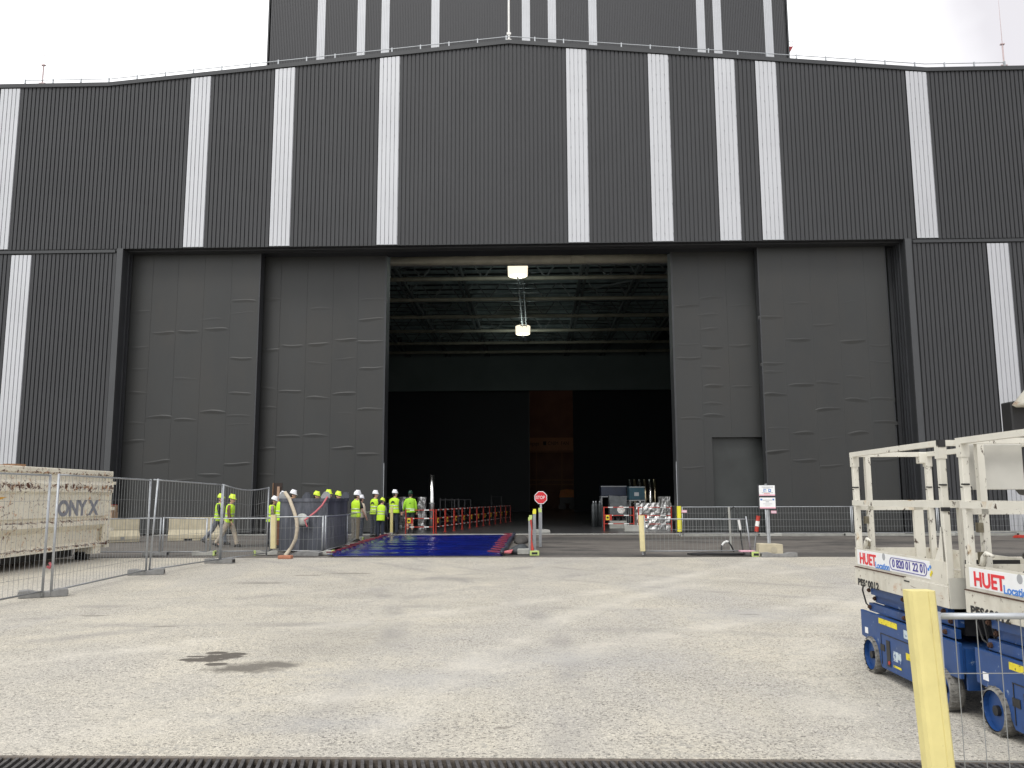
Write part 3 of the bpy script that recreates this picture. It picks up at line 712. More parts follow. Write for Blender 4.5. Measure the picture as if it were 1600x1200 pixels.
def panel(p, q, h0, h1, label, name='mesh_fence_panel', step=.125, rows=(.16, .62, .9, 1.45), wr=.0035, pr=.021, base=.1, sag=0, group=None, postup=.0, jit=.01, lean=0, lat=0, cat='fence panel', toprail=True, ext=0):
    p = Vector((p[0], p[1], 0)); q = Vector((q[0], q[1], 0)); d = q-p; Ln = d.length; rz = math.atan2(d.y, d.x)
    t = thing(name, label, cat, p, rz, group)
    top = lambda u: h0+(h1-h0)*u/Ln-sag*math.sin(math.pi*u/Ln)
    for u, hh in ((0, h0), (Ln, h1)):
        MB().tube([(u+lean*(0 if u == 0 else 1), 0, 0.02), (u, -lat if u == 0 else 0, hh+postup)], pr, 10).build('post', GALV, t, True)
    n = 8
    MB().tube([(Ln*i/n, 0, top(Ln*i/n)-.02) for i in range(n+1)], pr*.75, 8).build('top_rail', GALV, t, True)
    MB().tube([(0, 0, base), (Ln, 0, base)], pr*.75, 8).build('bottom_rail', GALVD, t, True)
    mb = MB(); k = int(Ln/step)
    for i in range(1, k+1):
        u = (i-.2)*Ln/k; j = random.uniform(-jit, jit); yj = random.uniform(-jit, jit)
        mb.tube([(u, 0, base), (u+j, yj, (base+top(u))*.5), (u, 0, top(u)-.02)], wr, 4, cap=False)
    for r_ in rows:
        m2 = []
        for i in range(n+1):
            u = Ln*i/n; z = base+(top(u)-base)*r_ if r_ <= 1 else r_*top(u)/h0
            m2.append((u, random.uniform(-jit, jit), z+random.uniform(-jit, jit)*.6))
        mb.tube(m2, wr*1.2, 4, cap=False)
    mb.build('wire_mesh', WIRE, t)
    return t
HR = (.13, .36, .58, .77)
FP = [(-8.2, 10.1), (-8.2, 13.95), (-8.35, 18.0), (-7.95, 21.1), (-7.55, 23.5)]
FG = 'tall mesh fence panels on the left'
panel(FP[0], (FP[1][0]+.02, FP[1][1]-.05), 2.02, 2.03, 'tall mesh fence panel nearest the camera, running out of the left edge', rows=HR, group=FG, wr=.0026)
panel((FP[1][0]+.12, FP[1][1]+.03), (FP[2][0], FP[2][1]-.05), 2.04, 2.03, 'tall mesh fence panel in front of the grey letters of the rusty container', rows=HR, group=FG, wr=.0028)
panel((FP[2][0]+.02, FP[2][1]+.06), (FP[3][0], FP[3][1]-.04), 2.04, 1.97, 'tall mesh fence panel in front of the long beige concrete barrier', rows=HR, group=FG, wr=.0032, lat=.1)
panel((FP[3][0], FP[3][1]+.05), FP[4], 1.97, 1.92, 'tall sagging mesh fence panel in front of the two walking workers', rows=HR, sag=.1, group=FG, wr=.0036, jit=.03)
fence_block(-8.22, 14.0, R(32), 'grey concrete foot under the fence joint nearest the camera', L_=.72)
fence_block(-8.36, 18.0, R(18), 'grey concrete foot in front of the beige barriers, second from the camera', L_=.72)
fence_block(-7.95, 21.1, R(-4), 'grey concrete foot below the walking workers, third from the camera', L_=.72)
fence_block(-8.2, 10.1, 0, 'grey concrete foot of the tall fence outside the left edge', L_=.72)
# red white tape knot on the near joint
tp_ = atx(77, 883, -8.15)
t = MB().tube([(0, 0, .04), (.03, 0, 0), (0, .02, -.05), (-.04, 0, -.02)], .022, 6).build('tape_knot', STRAP); t.location = tp_; tag(t, 'red and white tape knotted on the near fence posts', 'tape')
LG = 'low mesh barriers along the yard edge'
LR = (.33, .66)
lowp = dict(rows=LR, group=LG, wr=.0034, name='low_mesh_barrier', pr=.024, base=.1, cat='barrier')
panel((-13.2, 24.0), (-10.8, 24.0), 1.05, 1.07, 'low mesh barrier half hidden behind the rusty container', **lowp)
panel((-10.72, 24.0), (-9.45, 23.98), 1.08, 1.05, 'low mesh barrier in front of the beige concrete barrier', **lowp)
panel((-9.38, 24.1), (-7.72, 24.35), 1.05, 1.05, 'low mesh barrier below the tall sagging fence panel', **lowp)
panel((-7.68, 24.42), (-6.2, 24.35), 1.08, 1.1, 'low mesh barrier in front of the dark skip', **lowp)
panel((-6.15, 24.45), (-6.25, 27.7), 1.1, 1.08, 'low mesh barrier along the right side of the dark skip', **lowp)
panel((-6.3, 27.85), (-6.85, 32.3), 1.08, 1.06, 'low mesh barrier in front of the workers beside the tarp', **lowp)
panel((-6.9, 32.45), (-6.62, 36.4), 1.06, 1.04, 'low mesh barrier reaching the doorway beside the tarp', **lowp)
panel((-10.2, 33.2), (-8.2, 33.6), 1.1, 1.1, 'low mesh barrier standing close to the left sliding door', **lowp)
fence_block(-10.85, 23.9, R(2), 'grey concrete foot at the left low barrier joint', cap=None)
fence_block(-9.5, 23.95, R(8), 'pale concrete foot with lime end, left of the walking workers', CONS, .6, cap=1)
fence_block(-7.75, 24.1, R(20), 'pale concrete foot with lime end under the cream foam post', CONS, .62, cap=-1)
fence_block(-6.3, 24.15, R(4), 'pale concrete foot with lime end at the skip corner', CONS, .9, cap=1)
fence_block(-6.33, 27.4, R(10), 'lime ended concrete foot in the middle of the angled barrier', CONS, .5, cap=-1)
fence_block(-6.85, 31.9, R(10), 'lime ended concrete foot further up beside the tarp', CONS, .5, cap=1)
fence_block(-6.45, 36.3, R(0), 'pale concrete foot under the thin yellow post at the doorway', CONS, .5)
def foam_post(x, y, z0, z1, w_, label, m, tilt=0, rz=0, pole=True):
    t = thing('foam_wrapped_post', label, 'post', (x, y, 0), rz, 'yellow foam wrapped posts')
    hw = w_/2; d = w_*.8
    prof = [(-hw, -.2*d), (-hw*.86, -.46*d), (-hw*.6, -.5*d), (hw*.28, -.5*d), (hw*.33, -.47*d), (hw*.38, -.5*d), (hw*.8, -.46*d), (hw, -.3*d), (hw, .4*d), (hw*.8, .5*d), (-hw*.8, .5*d), (-hw, .4*d)]
    mb = MB().prism(prof, 'z', z0, z1); mb.xf(lambda v: Vector((v.x-tilt*v.z, v.y, v.z)))
    mb.build('foam_sleeve', m, t)
    if pole: MB().tube([(0, 0, .02), (-tilt*z1, 0, z1-.03)], .02, 8).build('pole', GALV, t)
    return t
foam_post(-7.55, 24.1, .18, 1.13, .15, 'cream foam wrapped post at the left corner of the dark skip', FOAM2, .02)
p = gr(606, 838); foam_post(p.x, 36.3, .0, 1.2, .12, 'thin yellow post standing beside the worker in dark trousers at the doorway', FOAM, 0)
foam_post(2.92, 23.6, .12, 1.1, .14, 'cream foam wrapped post at the left end of the right low barrier', FOAM2, .03)
foam_post(at(1061, 800, 35).x, 35.0, .18, 1.22, .17, 'bright yellow foam post in front of the right door edge', FOAMB, 0)
# right mid barrier
panel((2.98, 23.62), (5.82, 23.75), 1.02, 1.0, 'low mesh barrier beside the cream foam post on the right', rows=LR, group=LG, wr=.004, name='low_mesh_barrier', base=.12, lean=.1, step=.11, cat='barrier', postup=.06)
fence_block(5.95, 23.4, R(82), 'pale concrete foot with lime end under the right low barrier', CONS, .6, cap=-1)
fence_block(6.45, 22.95, R(2), 'flat grey concrete foot lying in front of the signpost block', CONB, .95)
# far fence along the doors
RG = 'low mesh fence along the right doors'
xs = [at(px, 835, 35.14).x for px in (1061, 1146, 1208)]
xx = xs[0]+.12
for i in range(7):
    q = xx+3.45
    labs = ('first low mesh fence panel right of the bright yellow foam post', 'low mesh fence panel just right of the double signboards', 'low mesh fence panel seen through the cage of the farther lift', 'low mesh fence panel behind the joint of the two lift cages', 'low mesh fence panel behind the nearer lift cage', 'low mesh fence panel by the right wall outside the frame', 'last low mesh fence panel far to the right outside the frame')
    panel((xx, 34.9), (q-.06, 34.9), 1.2, 1.2, labs[i], name='low_mesh_barrier', rows=(.25, .5, .75), step=.11, wr=.0045, base=.12, group=RG, cat='barrier', jit=.004)
    if i < 6:
        fence_block(q+.05, 34.75, 0, ('pale concrete foot of the far fence right of the signboards', 'pale concrete foot of the far fence behind the farther lift', 'pale concrete foot of the far fence between the lift cages', 'pale concrete foot of the far fence behind the nearer lift', 'pale concrete foot of the far fence by the right wall', 'pale concrete foot of the far fence outside the right edge')[i], CONS, .9)
    xx = q
for px, py, lab in ((1069, 799, 'small pink notice on the fence beside the bright yellow post'), (1209, 800, 'small pink notice on the fence right of the signboards')):
    c = at(px, py, 34.86); t = thing('fence_notice', lab, 'notice', c, 0, 'pink notices on the fence')
    MB().box(-.11, .11, -.006, .006, -.055, .055).build('plate', PINK, t)
    MB().box(-.09, .09, -.009, -.006, -.012, .012).build('print', SIGNW, t)
# metal post with cable
t = thing('cable_post', 'bare metal post with a black cable draped over its top', 'post', (5.75, 25.4, 0))
MB().tube([(0, 0, 0), (-.02, 0, 1.3)], .033, 10).build('pole', CONS, t)
pp = [at(1127, 813, 25.4), at(1133, 805, 25.4), at(1141, 797, 25.4), at(1146, 792, 25.35), at(1150, 794, 25.3), at(1154, 806, 25.1), at(1157, 815, 24.9)]
t2 = MB().tube([p_ for p_ in pp], .012, 6).build('cable', BLACKM); tag(t2, 'thin black cable hanging over the bare metal post', 'cable')
t = thing('striped_cable', 'upright black cable with white upper end beside the right barrier end', 'cable', (0, 0, 0))
MB().tube([at(1154, 811, 24.2), at(1157, 828, 24.2)], .035, 8).build('white_sleeve', WHITEP, t); MB().tube([at(1157, 829, 24.2), at(1158.5, 845, 24.2), at(1161, 862, 24.2), gr(1164, 866)], .02, 8).build('cable_end', BLACKM, t)
for o in t.children: pass
t = thing('cable_loop', 'small black and white cable loop standing up behind the right barrier', 'cable', (0, 0, 0))
MB().tube([at(1128, 852, 24.6), at(1131, 848, 24.6), at(1135, 846, 24.6), at(1138, 846.5, 24.6)], .03, 8).build('white_sleeve', WHITEP, t)
MB().tube([at(1127.5, 862, 24.6), at(1127.5, 855, 24.6), at(1128, 852, 24.6)], .022, 8).tube([at(1138, 846.5, 24.6), at(1142, 852, 24.6), at(1147, 862, 24.6)], .022, 8).build('cable_end', BLACKM, t)
mb = MB()
for k in range(5):
    y0 = 23.5+k*.08
    mb.tube([(at(1073, 866, 23.6).x+random.uniform(0, .3), y0, .03), (4.6, y0+random.uniform(-.1, .1), .05), (5.1, y0, .04), (5.75+random.uniform(-.2, 0), y0+.1, .03)], .022, 6)
tag(mb.build('cable_bundle', BLACKM), 'bundle of black cables lying on the ground behind the right low barrier', 'cables')

# near fence at the right with foam post
t = foam_post(1.90, 4.2, .1, 1.165, .125, 'tall pale yellow foam wrapped post in the near right foreground', FOAM, .045)
panel((1.93, 4.22), (5.3, 4.25), 1.06, 1.06, 'near galvanised mesh barrier at the lower right in front of the lifts', name='low_mesh_barrier', rows=(.28, .7), step=.103, wr=.0022, base=.1, jit=.003, group=LG, cat='barrier')
fence_block(1.95, 4.3, R(90), 'concrete foot under the near yellow foam post, below the picture', CONB)

# beige concrete barriers
def jersey(px0, py0, px1, py1, h, label, extra=0):
    a = gr(px0, py0); b = gr(px1, py1); d = b-a; Ln = d.length+extra
    t = thing('concrete_barrier', label, 'concrete barrier', a if not extra else a-d.normalized()*extra, math.atan2(d.y, d.x), 'beige concrete barriers by the left doors')
    mb = MB().prism([(-.02, .08), (-.02, .22), (.13, .42), (.15, h), (.3, h), (.32, .42), (.47, .22), (.47, .08)], 'x', 0, Ln)
    mb.prism([(0, 0), (0, .08), (.45, .08), (.45, 0)], 'x', 0, Ln*.3); mb.prism([(0, 0), (0, .08), (.45, .08), (.45, 0)], 'x', Ln*.45, Ln)
    bevel(mb.build('body', CONY, t), .015)
    MB().box(Ln*.72, Ln*.72+.12, -.035, -.015, .1, .2).build('lifting_slot', CONB, t)
    MB().box(Ln*.3, Ln*.45, .02, .3, .0, .08).build('foot_gap', DKMET, t)
jersey(172, 848, 218, 846.5, .85, 'short beige concrete barrier beside the rusty container', extra=1.4)
jersey(262, 845.5, 346, 844, .88, 'long beige concrete barrier behind the walking workers')
c = at(182, 800, 33.2); c.x -= .2
t = thing('box_stack', 'stack of tan boxes with a red top behind the short concrete barrier', 'boxes', (c.x, c.y, 0))
for k in range(5): bevel(MB().box(-.35, .2-.02*k, -.25, .25, .27*k+.003, .27*k+.265).build('box', CARD, t), .01)
MB().box(-.33, .1, -.22, .22, 1.352, 1.38).build('lid', REDP, t)

# ------------------------------------------------------------------ rusty container
CX = at(174, 740, 23).x
ct = thing('roll_off_container', 'big rusty cream roll off container with grey ONYX lettering on its side', 'container', (CX, 23.0, 0))
Y1c = -7.0   # local length toward the camera
H0, H1 = .28, 2.35
prof = [(0, .42), (-.2, .50), (-.2, .78), (0, .93), (0, 1.02), (-.06, 1.06), (-.06, 1.12), (0, 1.16), (0, 1.72), (.09, 1.79), (.09, 1.98), (0, 2.07), (0, 2.22)]
# side skin (profile folds run along the length), facing +x
mb = MB()
nseg = 24
for i in range(nseg+1):
    y = Y1c*i/nseg
    for dx, z in prof: mb.v.append((dx, y, z))
m_ = len(prof)
for i in range(nseg):
    for j in range(m_-1): mb.f.append((i*m_+j, i*m_+j+1, (i+1)*m_+j+1, (i+1)*m_+j))
o = mb.build('side_wall', CONT, ct)
MB().box(-2.4, -.16, Y1c, -.06, .42, .5).box(-2.4, -2.3, Y1c, 0, .5, 2.22).box(-2.3, -.1, Y1c, Y1c+.08, .5, 2.22).build('tub', CONT, ct)
bevel(MB().box(-2.45, .07, Y1c, .0, 2.22, 2.36).build('top_rim', CONT, ct), .02).data
# open top: rim drawn as frame
ct.children[-1].data.clear_geometry() if False else None
o = MB().prism([(-.09, .30), (.05, .30), (.05, 2.22), (-.09, 2.22)], 'y', -.16, 0); o.build('corner_post', CONT, ct)
MB().box(-2.4, -.09, -.05, 0, .42, 2.22).build('tailgate', CONT, ct)
for z_ in (2.0, 1.3, .74): MB().box(.05, .1, -.02, .1, z_, z_+.08).build('hinge', CONT, ct)
MB().prism([(0, .42), (Y1c, .42), (Y1c, .30), (-.2, .36)], 'x', -.12, .03).build('bottom_rail', CONT, ct)
MB().box(-.55, -.4, Y1c, -1.0, .12, .34).box(-1.9, -1.75, Y1c, -1.0, .12, .34).build('skid', DKMET, ct)
for yy in (-.62,):
    wq = MB().tube([(-.5, yy, .13), (-.2, yy, .13)], .13, 16).build('roller', DKMET, ct, False)
    MB().box(-.5, .0, yy-.1, yy+.28, .16, .4).build('roller_bracket', CONT, ct)
# lettering on side: plane x=+, reading toward the far end from the camera's right view
mside = Matrix.Translation((.004, 0, 0)) @ Matrix.Rotation(R(90), 4, 'Z') @ Matrix.Rotation(R(90), 4, 'X')
yl0 = atx(92, 795, CX).y-23.0; yl1 = atx(153, 795, CX).y-23.0; zl = atx(120, 795, CX).z
for ch, px in zip('ONYX', (90, 107, 122, 139)):
    q = atx(px, 795, CX)
    text(ch, .52, TXTG, ct, Matrix.Translation((.006, q.y-23.0+.0, zl)) @ Matrix.Rotation(R(90), 4, 'Z') @ Matrix.Rotation(R(90), 4, 'X'), sx=1.15, ext=.004, bold=.02)
ya = atx(11, 777, CX).y-23; yb = atx(0, 790, CX).y-23-1.4
MB().prism([(yb, 1.62), (ya, 1.66), (yb, 1.3)], 'x', .002, .008).build('yellow_arrow', mat('logo_yellow', (.75, .4, .03), .6, 0, .1, 5), ct)
MB().prism([(yb, 1.2), (ya-.15, 1.45), (yb, .95)], 'x', .002, .008).build('red_arrow', mat('logo_red', (.5, .02, .05), .6, 0, .1, 5), ct)
mb = MB(); random.seed(3)
mb.box(-.75, -.45, -3.6, -3.2, 2.36, 2.44).box(-.6, -.35, -4.3, -3.7, 2.36, 2.40).box(-.7, -.3, -5.2, -4.5, 2.361, 2.42)
tag(mb.build('wood_scraps', WOOD), 'scraps of dark wood lying on top of the rusty container', 'wood scraps').location = (CX, 23.0, 0)

# ------------------------------------------------------------------ dark skip
SX0, SX1, SY0, SY1 = -7.78, -6.32, 25.35, 28.0
sk = thing('waste_skip', 'dark blue grey steel skip behind the low mesh barrier', 'skip', ((SX0+SX1)/2, SY0, 0))
hw = (SX1-SX0)/2; Lk = SY1-SY0
mb = MB()
for (a, b, c_, d_) in ((-hw, hw, 0, .05), (-hw, hw, Lk-.05, Lk), (-hw, -hw+.05, .05, Lk-.05), (hw-.05, hw, .05, Lk-.05)): mb.box(a, b, c_, d_, .1, 1.50)
mb.box(-hw, hw, 0, Lk, .06, .1); mb.build('tub', SKIPM, sk)
mb = MB().box(-hw-.03, hw+.03, -.03, .06, 1.5, 1.6).box(-hw-.03, hw+.03, Lk-.06, Lk+.03, 1.5, 1.6).box(-hw-.03, -hw+.06, .06, Lk-.06, 1.5, 1.6).box(hw-.06, hw+.03, .06, Lk-.06, 1.5, 1.6)
mb.build('rim', SKIPM, sk)
mb = MB().box(-hw+.2, hw-.2, .2, Lk-.2, 0, .06); mb.build('runner', DKMET, sk)
for x in (-hw+.08, hw-.08):
    for y in (0.02, Lk-.02):
        MB().prism([(x-.14, 1.6), (x+.14, 1.6), (x+.14, 1.72), (x+.06, 1.80), (x-.04, 1.80), (x-.14, 1.66)], 'y', y-.03, y+.03).build('lifting_ear', SKIPM if y > 1 else GALVD, sk)
hz = [at(445, 769, 25.25), at(452, 779, 25.2), at(458, 795, 25.1), at(463, 810, 25.05), at(464.5, 825, 25.0), at(462, 842, 25.0), at(455, 856, 24.95), gr(446, 868, .04)]
tag(MB().tube(hz, .055, 10).build('cream_hose', HOSE, None, True), 'thick cream hose curving down the front of the dark skip', 'hose')
c = at(472, 812, 25.22)
t = thing('wrapped_drum_lid', 'round pale fabric bundle hanging on the front of the dark skip', 'bundle', c)
MB().tube([(0, .06, 0), (0, .03, 0), (0, -.06, 0), (0, -.08, 0)], [.12, .19, .18, .12], 20).build('cloth', FABR, t, True)
tag(MB().tube([at(512, 776, 25.28), at(503, 790, 25.2), at(493, 800, 25.15), at(476, 813, 25.08), at(480, 823, 25.08)], (.028, .028, .03, .03, .02), 6).build('red_strap', STRAP), 'pinkish red strap pulled diagonally across the dark skip', 'strap')
c = gr(446, 873); o = bevel(MB().box(-.18, .18, -.12, .12, 0, .09).build('orange_block', ORANGE), .02); o.location = c; tag(o, 'small orange brick lying in front of the dark skip', 'brick')
c = gr(478, 868); o = MB(); o.prism([(-.4, 0), (.4, 0), (.42, .09), (.1, .13), (-.25, .11), (-.38, .05)], 'y', -.2, .2); o = o.build('rubble_pile', CONB); o.location = c; tag(o, 'grey sandbag like heap in front of the dark skip', 'sandbag')
t = thing('wooden_board_post', 'wooden stake with a dark brown board behind the left helmets', 'board', (at(434, 800, 30).x, 30, 0))
MB().box(-.045, .045, -.03, .03, 0, 2.02).build('stake', mat('stake_wood', (.4, .26, .18), .8, 0, .1, 9), t)
MB().box(-.19, .12, .031, .07, 1.6, 2.15).build('board', mat('board_brown', (.03, .018, .014), .7, 0, .2, 9), t); MB().box(-.215, -.195, .0, .07, 1.6, 2.15).build('board_edge', WOOD, t)

# ------------------------------------------------------------------ blue tarp
random.seed(11)
A, B, C_, D_ = Vector((-5.85, 23.5, 0)), Vector((-.98, 23.65, 0)), Vector((-1.0, 36.0, 0)), Vector((-6.3, 35.6, 0))
NX, NY = 70, 150
v = []; f = []
wv = [(random.uniform(.5, 5), random.uniform(0, 6.28), random.uniform(.006, .017), random.uniform(-.5, .5)) for _ in range(9)]
for j in range(NY+1):
    for i in range(NX+1):
        s_, t_ = i/NX, j/NY
        p = A.lerp(B, s_).lerp(D_.lerp(C_, s_), t_)
        z = .045
        for fr, ph, am, sl_ in wv: z += am*math.sin(p.y*fr*2.2+ph+p.x*sl_*1.4)*(.6+.4*math.sin(p.x*1.1+ph*3))
        z += .004*math.sin(p.x*7+p.y*3)
        e = min(s_, 1-s_)*5; e2 = min(t_, 1-t_)*12
        z = max(.005, z)*min(1, e*1.6+.25)*min(1, e2+.3)
        if s_ < .04: z += .05
        v.append((p.x, p.y, z))
for j in range(NY):
    for i in range(NX): f.append((j*(NX+1)+i, j*(NX+1)+i+1, (j+1)*(NX+1)+i+1, (j+1)*(NX+1)+i))
me = bpy.data.meshes.new('tarp'); me.from_pydata(v, [], f); me.materials.append(TARP); me.polygons.foreach_set('use_smooth', [True]*len(me.polygons))
tarp = bpy.data.objects.new('blue_tarp', me); col.objects.link(tarp); sm = tarp.modifiers.new('s', 'SOLIDIFY'); sm.thickness = .006
tag(tarp, 'large shiny wrinkled blue tarpaulin spread on the ground before the doorway', 'tarpaulin')
# red lashing along both edges
mb = MB()
pl_ = [A.lerp(D_, i/30)+Vector(((.16 if i % 2 else -.08)+random.uniform(-.05, .05), random.uniform(-.08, .08), .085+random.uniform(0, .03))) for i in range(31)]
mb.tube(pl_, .017, 5)
tag(mb.build('red_lashing', LASH), 'dark red cord zigzagging along the left edge of the blue tarp', 'cord')
pl_ = [B.lerp(C_, i/22)+Vector(((-.4 if i % 2 else .0)+random.uniform(-.04, .04), 0, .09)) for i in range(23)]
tag(MB().tube(pl_, .015, 5).build('red_lashing', LASH), 'dark red cord lacing the right edge of the blue tarp', 'cord')
mb = MB().tube([B.lerp(C_, i/20)+Vector((.02+random.uniform(-.04, .04), 0, .09)) for i in range(21)], .06, 8)
tag(mb.build('tarp_weight_roll', mat('navy_roll', (.03, .035, .06), .5, 0, .5, 4), None, True), 'thin dark roll weighing down the right edge of the blue tarp', 'roll')
c = gr(793, 867); o = bevel(MB().prism([(-.2, 0), (.13, .0), (.17, .1), (-.1, .05)], 'y', -.2, .2).build('red_sandbag', STRAP), .03); o.location = c+Vector((-.02, .1, .04)); tag(o, 'flat red bag on the near right corner of the blue tarp', 'bag')
c = gr(811, 866); mb = MB().loft([(0, 0, 0, .3, .4), (0, 0, .1, .3, .42), (.03, 0, .2, .22, .3), (.08, 0, .27, .1, .16)], 14); o = mb.build('dark_sack', mat('sack', (.045, .05, .055), .7, 0, .4, 6, .5, 8), None, True); o.location = c+Vector((0, .35, -.01)); tag(o, 'dark grey sack slumped beside the tarp corner', 'sack')
c = gr(811, 850); o = MB().loft([(0, 0, 0, .28, 2.2), (0, 0, .1, .22, 2.1), (0, 0, .16, .1, 1.7)], 14).build('dark_hose_heap', mat('heap', (.07, .065, .06), .8, 0, .4, 6, .6, 8), None, True); o.location = (c.x+.05, 31.5, -.01); tag(o, 'low dark heap of folded sheet along the right tarp edge', 'sheet')
mb = MB(); mb.box(-.28, .1, -.15, .15, 0, .16); o = bevel(mb.build('pale_block', CONS), .02); o.location = gr(824, 866); tag(o, 'small pale block between the dark sack and the barrier stack', 'block')

# stacked barriers seen end-on right of the tarp
SG = 'grey barriers parked end-on right of the tarp'
def endon(x, y0, y1, h, label, cap=LIMEP, red=False):
    t = thing('parked_barrier', label, 'barrier', (x, y0, 0), 0, SG)
    for y in (0, y1-y0):
        MB().box(-.045, .045, y-.04, y+.04, .02, h).build('post', GALVD, t)
        MB().box(-.05, .05, y-.045, y+.045, h, h+.1).build('cap', cap, t)
    mb = MB().bar((0, 0, h-.1), (0, y1-y0, h-.1), .04).bar((0, 0, .15), (0, y1-y0, .15), .04)
    mb.build('rail', GALV, t)
    mb = MB(); y = .15
    while y < y1-y0: mb.bar((0, y, .15), (0, y, h-.1), .008); y += .15
    mb.build('wire_mesh', WIRE, t)
    return t
endon(-.2, 24.0, 26.6, .95, 'nearest end-on barrier with a red ribbon beside the tarp corner')
endon(-.08, 24.9, 28.0, 1.12, 'tallest end-on barrier with a yellow cap right of the tarp', FOAMB)
endon(.1, 27.5, 30.8, 1.12, 'farthest end-on barrier with a lime cap right of the tarp')
fence_block(-.1, 24.0, R(95), 'lime ended concrete foot under the end-on barriers', CONS, .5, cap=-1)
tag(MB().tube([at(829.5, 812, 23.9), at(831, 826, 23.88), at(830.5, 845, 23.88), at(832, 860, 23.85)], (.03, .018, .02, .05), 6).build('red_ribbon', REDP), 'red ribbon hanging down the nearest end-on barrier', 'ribbon')

# stop sign
sp = Vector((at(845, 777, 38.4).x, 38.4, 0))
t = thing('stop_sign', 'red octagonal STOP sign on a grey pole in the open doorway', 'road sign', sp)
MB().box(-.045, .045, .02, .06, .05, 1.4).build('pole', GALV, t)
bevel(MB().prism([(-.42, 0), (.42, 0), (.40, .13), (.2, .16), (-.2, .16), (-.4, .13)], 'y', -.12, .2).build('foot', CONS, t), .02)
zc = at(845, 777.5, 38.4).z
oct_ = lambda r: [(r*math.cos(R(22.5+45*k)), zc+r*math.sin(R(22.5+45*k))) for k in range(8)]
MB().prism(oct_(.305), 'y', 0, .02).build('border', SIGNW, t); MB().prism(oct_(.275), 'y', -.004, 0).build('face', SIGNR, t)
o = text('STOP', .2, SIGNW, t, Matrix.Translation((-.215, -.006, zc)) @ Matrix.Rotation(R(90), 4, 'X'), sx=.8, bold=.001, spacing=1.05)

# signpost with two boards
sy = 23.15; sx_ = at(1201, 850, sy).x
t = thing('signpost', 'pole in a beige concrete block carrying two white notice boards', 'sign post', (sx_, sy, 0))
MB().tube([(.0, 0, .2), (-.01, 0, 1.95)], .035, 10).box(.03, .05, -.02, .02, .35, 1.3).build('pole', GALV, t)
mb = MB().prism([(-.3, 0), (.34, .0), (.34, .33), (.2, .345), (-.3, .355)], 'y', -.16, .16)
o = mb.build('concrete_block', CONY, t); bevel(o, .02)
MB().tube([(.09, -.175, .19), (.09, -.155, .19)], .085, 20).build('recess', mat('recess', (.4, .36, .27), .9, 0, .1, 5), t)
for (y0, y1, xa_, xb_) in ((758.5, 775, 1185, 1211), (777.5, 795, 1186, 1212)):
    a = at(xa_, y0, sy-.05); b = at(xb_, y1, sy-.05); x0, x1, z0, z1 = a.x-sx_, b.x-sx_, b.z, a.z
    fr = MB().box(x0-.025, x1+.02, -.05, -.03, z0-.02, z1+.02).build('board', JAMB, t)
    MB().box(x0+.01, x1, -.056, -.05, z0+.01, z1).build('sheet', SIGNW, fr)
    MB().box(x0+.01, x1, -.059, -.056, z0+.01, z0+.045).build('pink_strip', PINK, fr)
    W = x1-x0; Hh = z1-z0
    mb = MB()
    if y0 < 770:
        mb.box(x0+.08, x1-.05, -.06, -.057, z1-.05, z1-.035).box(x0+.12, x1-.14, -.06, -.057, z1-.08, z1-.068).box(x0+.08, x1-.06, -.06, -.057, z0+.085, z0+.095)
        bl_ = MB().box(x0+.13, x0+.2, -.06, -.057, z1-.175, z1-.1).box(x0+.26, x0+.33, -.06, -.057, z1-.175, z1-.1)
        wh = MB().box(x0+.155, x0+.185, -.063, -.06, z1-.175, z1-.115).box(x0+.28, x0+.31, -.063, -.06, z1-.15, z1-.12)
        wh.build('pictogram', SIGNW, fr); MB().box(x0+.14, x1-.14, -.06, -.057, z0+.06, z0+.07).build('red_print', TXTR, fr)
    else:
        mb.box(x0+.1, x1-.09, -.06, -.057, z1-.075, z1-.06).box(x0+.17, x1-.17, -.06, -.057, z1-.125, z1-.105).box(x0+.1, x1-.09, -.06, -.057, z1-.17, z1-.163).box(x0+.15, x1-.14, -.06, -.057, z1-.205, z1-.198)
        bl_ = MB().box(x0+.03, x0+.085, -.06, -.057, z1-.075, z1-.03).box(x1-.075, x1-.03, -.06, -.057, z1-.075, z1-.03)
    mb.build('print', GREYP, fr); bl_.build('blue_symbol', BLUEP, fr)
# red white beacon
t = thing('marker_beacon', 'leaning red and white striped marker on a thin rod beside the signpost', 'marker', gr(1177, 868))
o0 = t.location.copy(); a = at(1178, 862, 23.5)-o0; b = at(1184.5, 809, 23.5)-o0
MB().tube([a, b], .012, 6).build('rod', GALVD, t)
u = (b-a).normalized()
for k, m in enumerate((REDP, WHITEP, REDP)):
    c0 = a+u*(.56+k*.145-.01); c1 = c0+u*.143
    MB().tube([c0, c1], (.085, .02), 12).xf(lambda v: v).build('stripe', m, t) if False else MB().tube([c0, c1], [(.055, .055), (.055, .055)], 12).build('stripe', m, t)
o = bevel(MB().box(-.2, .2, -.15, .12, .1, .14).build('paper_scrap', PINK), .01); o.location = gr(1167, 868); tag(o, 'crumpled pink paper lying on the right lime ended foot', 'paper')

